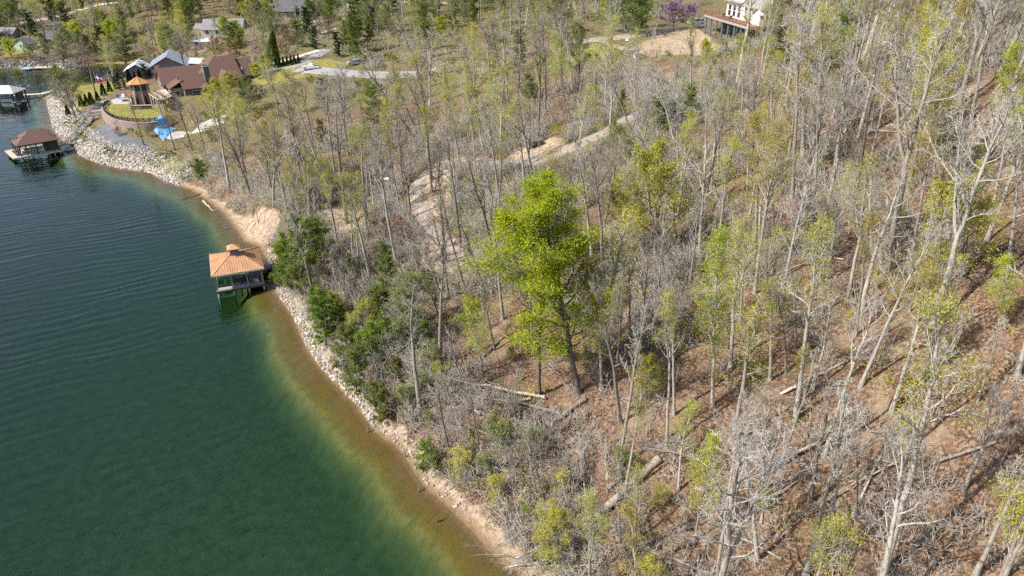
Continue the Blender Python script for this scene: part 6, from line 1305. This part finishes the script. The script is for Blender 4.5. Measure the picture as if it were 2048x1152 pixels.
# ---- vehicles
def vehicle(name, label, u, v, rz, paint, kind):
    b = ground(u, v); b[2] += .08; r = thing(name, label, 'pickup truck' if kind == 'pickup' else 'car', b, rz); L, Wd = (5.4, 1.95) if kind == 'pickup' else (4.9, 1.9); y0, y1 = -Wd / 2, Wd / 2
    prof = {'van': [(-2.45, .35), (-2.42, .95), (-1.55, 1.12), (-.75, 1.68), (1.6, 1.72), (2.25, 1.2), (2.42, .9), (2.42, .35)], 'pickup': [(-2.7, .4), (-2.66, 1.05), (-1.2, 1.12), (-.55, 1.75), (.75, 1.76), (1.05, 1.14), (2.68, 1.12), (2.7, .42)], 'suv': [(-2.35, .4), (-2.32, 1.0), (-1.25, 1.1), (-.6, 1.7), (1.7, 1.72), (2.3, 1.1), (2.35, .4)]}[kind]
    n = len(prof); tw = lambda z: 1.0 if z < 1.15 else .84
    P = [(x, y0 * tw(z), z) for x, z in prof] + [(x, y1 * tw(z), z) for x, z in prof]
    MB().solid(P, [tuple(range(n)), tuple(range(2 * n - 1, n - 1, -1))] + [(i, i + n, (i + 1) % n + n, (i + 1) % n) for i in range(n)]).build('body', paint, r)
    x0, x1 = (-.95, 2.0) if kind != 'pickup' else (-.7, .8)
    for sy in (-1, 1):
        m = 3 if kind != 'pickup' else 2
        for k in range(m):
            a = x0 + (x1 - x0) * k / m + .06; c = x0 + (x1 - x0) * (k + 1) / m - .06; yb, yt = sy * (Wd / 2 * .985), sy * (Wd / 2 * .85 + .012)
            MB().poly([(a, yb, 1.17), (c, yb, 1.17), (min(c, x1 - .25) if k == m - 1 else c, yt, 1.62), (max(a, x0 + .35) if k == 0 else a, yt, 1.62)][::sy]).build('window', 'glass', r)
        for x in (-L * .31, L * .30):
            w = MB().cyl((x, sy * (Wd / 2 - .2), .34), (x, sy * (Wd / 2 + .03), .34), .36, k=14).build('wheel', 'tyre', r); MB().cyl((x, sy * (Wd / 2 + .03), .34), (x, sy * (Wd / 2 + .05), .34), .2, k=10).build('rim', 'skirt_stone', w)
        MB().box(-L / 2 - .02, -L / 2 + .12, sy * .72 - .2, sy * .72 + .2, .72, .92).build('headlight', 'white_plastic', r); MB().box(L / 2 - .12, L / 2 + .02, sy * .78 - .12, sy * .78 + .12, .75, .98).build('tail_light', 'red', r)
    ws = {'van': ((-1.5, 1.15), (-.78, 1.66)), 'pickup': ((-1.15, 1.15), (-.58, 1.73)), 'suv': ((-1.2, 1.13), (-.63, 1.68))}[kind]
    (xa, za), (xb, zb_) = ws; MB().poly([(xa - .03, y0 * .86, za + .02), (xa - .03, y1 * .86, za + .02), (xb - .03, y1 * .8, zb_), (xb - .03, y0 * .8, zb_)]).build('windscreen', 'glass', r)
    if kind == 'pickup': MB().box(1.15, 2.6, y0 + .15, y1 - .15, 1.10, 1.15).build('cargo_bed', 'black_metal', r)
vehicle('minivan', 'silver minivan parked on the gravel drive below the pines', 710, 130, math.radians(25), 'paint_silver', 'van')
vehicle('pickup_truck', 'white pickup truck parked at the fork of the driveway', 622, 139, math.radians(8), 'paint_white', 'pickup')
vehicle('parked_car', 'white car parked left of the white house under the redbuds', 1392, 50, math.radians(20), 'paint_white', 'suv')

# ---- small things
def small_things():
    b = ground(771, 376); r = thing('utility_box', 'pale grey utility box standing alone among bare trees', 'utility box', b, .3); MB().box(-.75, .75, -.6, .6, -.2, 1.9).build('cabinet', 'skirt_stone', r); MB().box(-.82, .82, -.67, .67, 1.91, 2.02).build('lid', 'white_trim', r); MB().box(-.6, .6, -.66, -.61, .2, 1.7).build('door', 'wood_white', r)
    b = ground(1063, 290); r = thing('stone_shed', 'small grey shed with pointed roof beside the gravel track', 'shed', b, .5); MB().box(-1.4, 1.4, -1.4, 1.4, -.5, 1.2).build('wall', 'wood_grey', r); hip_roof(MB(), -1.75, 1.75, -1.75, 1.75, 1.2, 2.6, -.05, .05).build('roof', 'chimney_stone', r); MB().box(-.5, .5, -1.46, -1.41, -.3, 1.0).build('door', 'wood_dark', r)
    b = ground(1263, 106); r = thing('picnic_table', 'slate-blue table on the bare bank below the white house', 'table', b, .3); MB().box(-1.5, 1.5, -.6, .6, .75, .85).build('top', 'pale_blue', r)
    for y in (-1, 1): MB().box(-1.5, 1.5, y - .18, y + .18, .42, .5).build('bench', 'slate', r)
    for x in (-1.1, 1.1): MB().box(x - .06, x + .06, -1.0, 1.0, .3, .41).build('beam', 'wood_grey', r); MB().bar((x, -.4, 0), (x, -.2, .75), .1).build('leg', 'wood_grey', r); MB().bar((x, .4, 0), (x, .2, .75), .1).build('leg', 'wood_grey', r)
    b = ground(1253, 106); r = thing('lamp_post', 'grey lamp post with round head on the grassy bank', 'lamp post', b); h = height_to(b, 80); MB().cyl((0, 0, -.2), (0, 0, h), .09, .07, 8).build('pole', 'skirt_stone', r); MB().cyl((0, 0, h - .1), (0, 0, h + .3), .5, .25, 10).build('lamp_head', 'white_plastic', r)
    b = ground(1280, 114); r = thing('concrete_block', 'pale concrete block by the slate-blue table', 'block', b, .2); MB().box(-1.6, 1.2, -.6, .6, -.3, .8).build('base', 'skirt_stone', r); MB().box(-1.2, .2, -.4, .4, .81, 1.2).build('cap', 'white_trim', r)
    b = ground(1395, 47)
    # conical evergreens and clipped shrubs of the garden
    hedge = [(138, 232, 205), (165, 215, 190), (175, 211, 186), (185, 208, 186), (197, 201, 178), (209, 193, 168), (221, 186, 160), (232, 181, 155), (240, 178, 150), (250, 175, 150), (262, 170, 140), (272, 166, 138), (282, 163, 132), (293, 160, 128), (301, 158, 130)]
    ords = ['first', 'second', 'third', 'fourth', 'fifth', 'sixth', 'seventh', 'eighth', 'ninth', 'tenth', 'eleventh', 'twelfth', 'thirteenth', 'fourteenth', 'fifteenth']
    hr = random.Random(4)
    for i, (u, v, t) in enumerate(hedge): plant_px(hr.choice(('cedar', 'cedar', 'spruce')), u, v + hr.uniform(-2, 2), None, t + hr.uniform(-4, 7), 'evergreen_shrub', None, wide=hr.uniform(.8, 1.25), hmin=2.5, hmax=8, label='dark cone-shaped evergreen, %s from the left along the lawn' % ords[i], cat='shrub', group='cone evergreens along the lawn')
    for i, u in enumerate((268, 277, 296)): bb = at_h(u, 212 if i < 2 else 213, 7.3); plant('cedar', bb, 3.2, 'evergreen_shrub', None, wide=.55, label='narrow cone evergreen at the tower foot, %s from the left' % ords[i], cat='shrub', group='narrow evergreens at the tower foot')
    for i in range(7): plant_px('cedar', 553 + i * 7.5, 137 - i * 1.6, None, 116 - i * 1.3, 'evergreen_shrub', None, wide=.8, hmin=2, hmax=5, label='clipped evergreen in the driveway hedge, %s from the left' % ords[i], cat='shrub', group='clipped evergreens along the driveway')
    for i, (u, v, t, lab) in enumerate(((237, 272, 255, 'large round tan shrub below the retaining wall'), (276, 274, 262, 'small yellow-green shrub below the retaining wall'), (297, 273, 255, 'olive shrub left of the blue tarp'), (1178, 116, 110, 'round dark shrub on the grassy bank, left'), (1192, 117, 109, 'round dark shrub on the grassy bank, right'))):
        plant_px(('low_rust', 'low_yellow', 'low_pale', 'low_green', 'low_green')[i], u, v, None, t, 'garden_shrub', None, wide=(1.6, 1.2, 1.3, 1.4, 1.4)[i], hmin=1.2, label=lab, cat='shrub')
    b = ground(132, 140); p = thing('floating_dock', 'pale wooden dock and landing on the far shore of the cove', 'dock', (at_h(92, 134, .6)[0], at_h(92, 134, .6)[1], 0), .1)
    MB().box(-5, 9, -2.5, 2, .3, .6).build('deck', 'wood_tan', p); MB().box(-9, -5.1, -4, 0, .3, .6).build('deck', 'pale_blue', p); [MB().cyl((x, -2.3, -2), (x, -2.3, 1.4), .15, k=7).build('piling', 'wood_white', p) for x in (-4.5, 0, 8)]
small_things()

# ---- the wood going on beyond the picture, one mass of crowns
def far_wood():
    rng = np.random.default_rng(99); n = 5200; x = rng.uniform(-620, 420, n); y = rng.uniform(20, 760, n); z = grid_sample(HG, x, y); zc = y * CP - (z - CAM_H) * SP; u = 1024 + FPX * x / zc; v = 576 - FPX * (y * SP + (z - CAM_H) * CP) / zc
    ok = (grid_sample(SD, x, y) > 6) & ((u < -140) | (u > 2200) | (v < -75)) & ((x > 60) | (y > 250)) & (y > 60); p = np.stack([x, y, z], 1)[ok]
    for nm, mat, part, lab in (('far_green_wood', 'leaf_pale', p[::3], 'pale green far wood beyond the houses and the hill'), ('far_brown_wood', 'twig_brown', p[1::3], 'brown leafless far wood beyond the houses and the hill'), ('far_olive_wood', 'needle_olive', p[2::3], 'olive far wood beyond the houses and the hill')):
        pr = []
        for i in range(3): (V, F), tips = bush(900 + i, h=2.2); pr.append(join([(V, F), leaves(tips, .2, np.random.default_rng(i), 1, .12)]))
        V, F = spread_mesh(pr, part, rng.uniform(3.5, 6.5, len(part)), 7); tag(mesh_obj(nm, V, F, mat), lab, 'wood', kind='stuff')
far_wood()
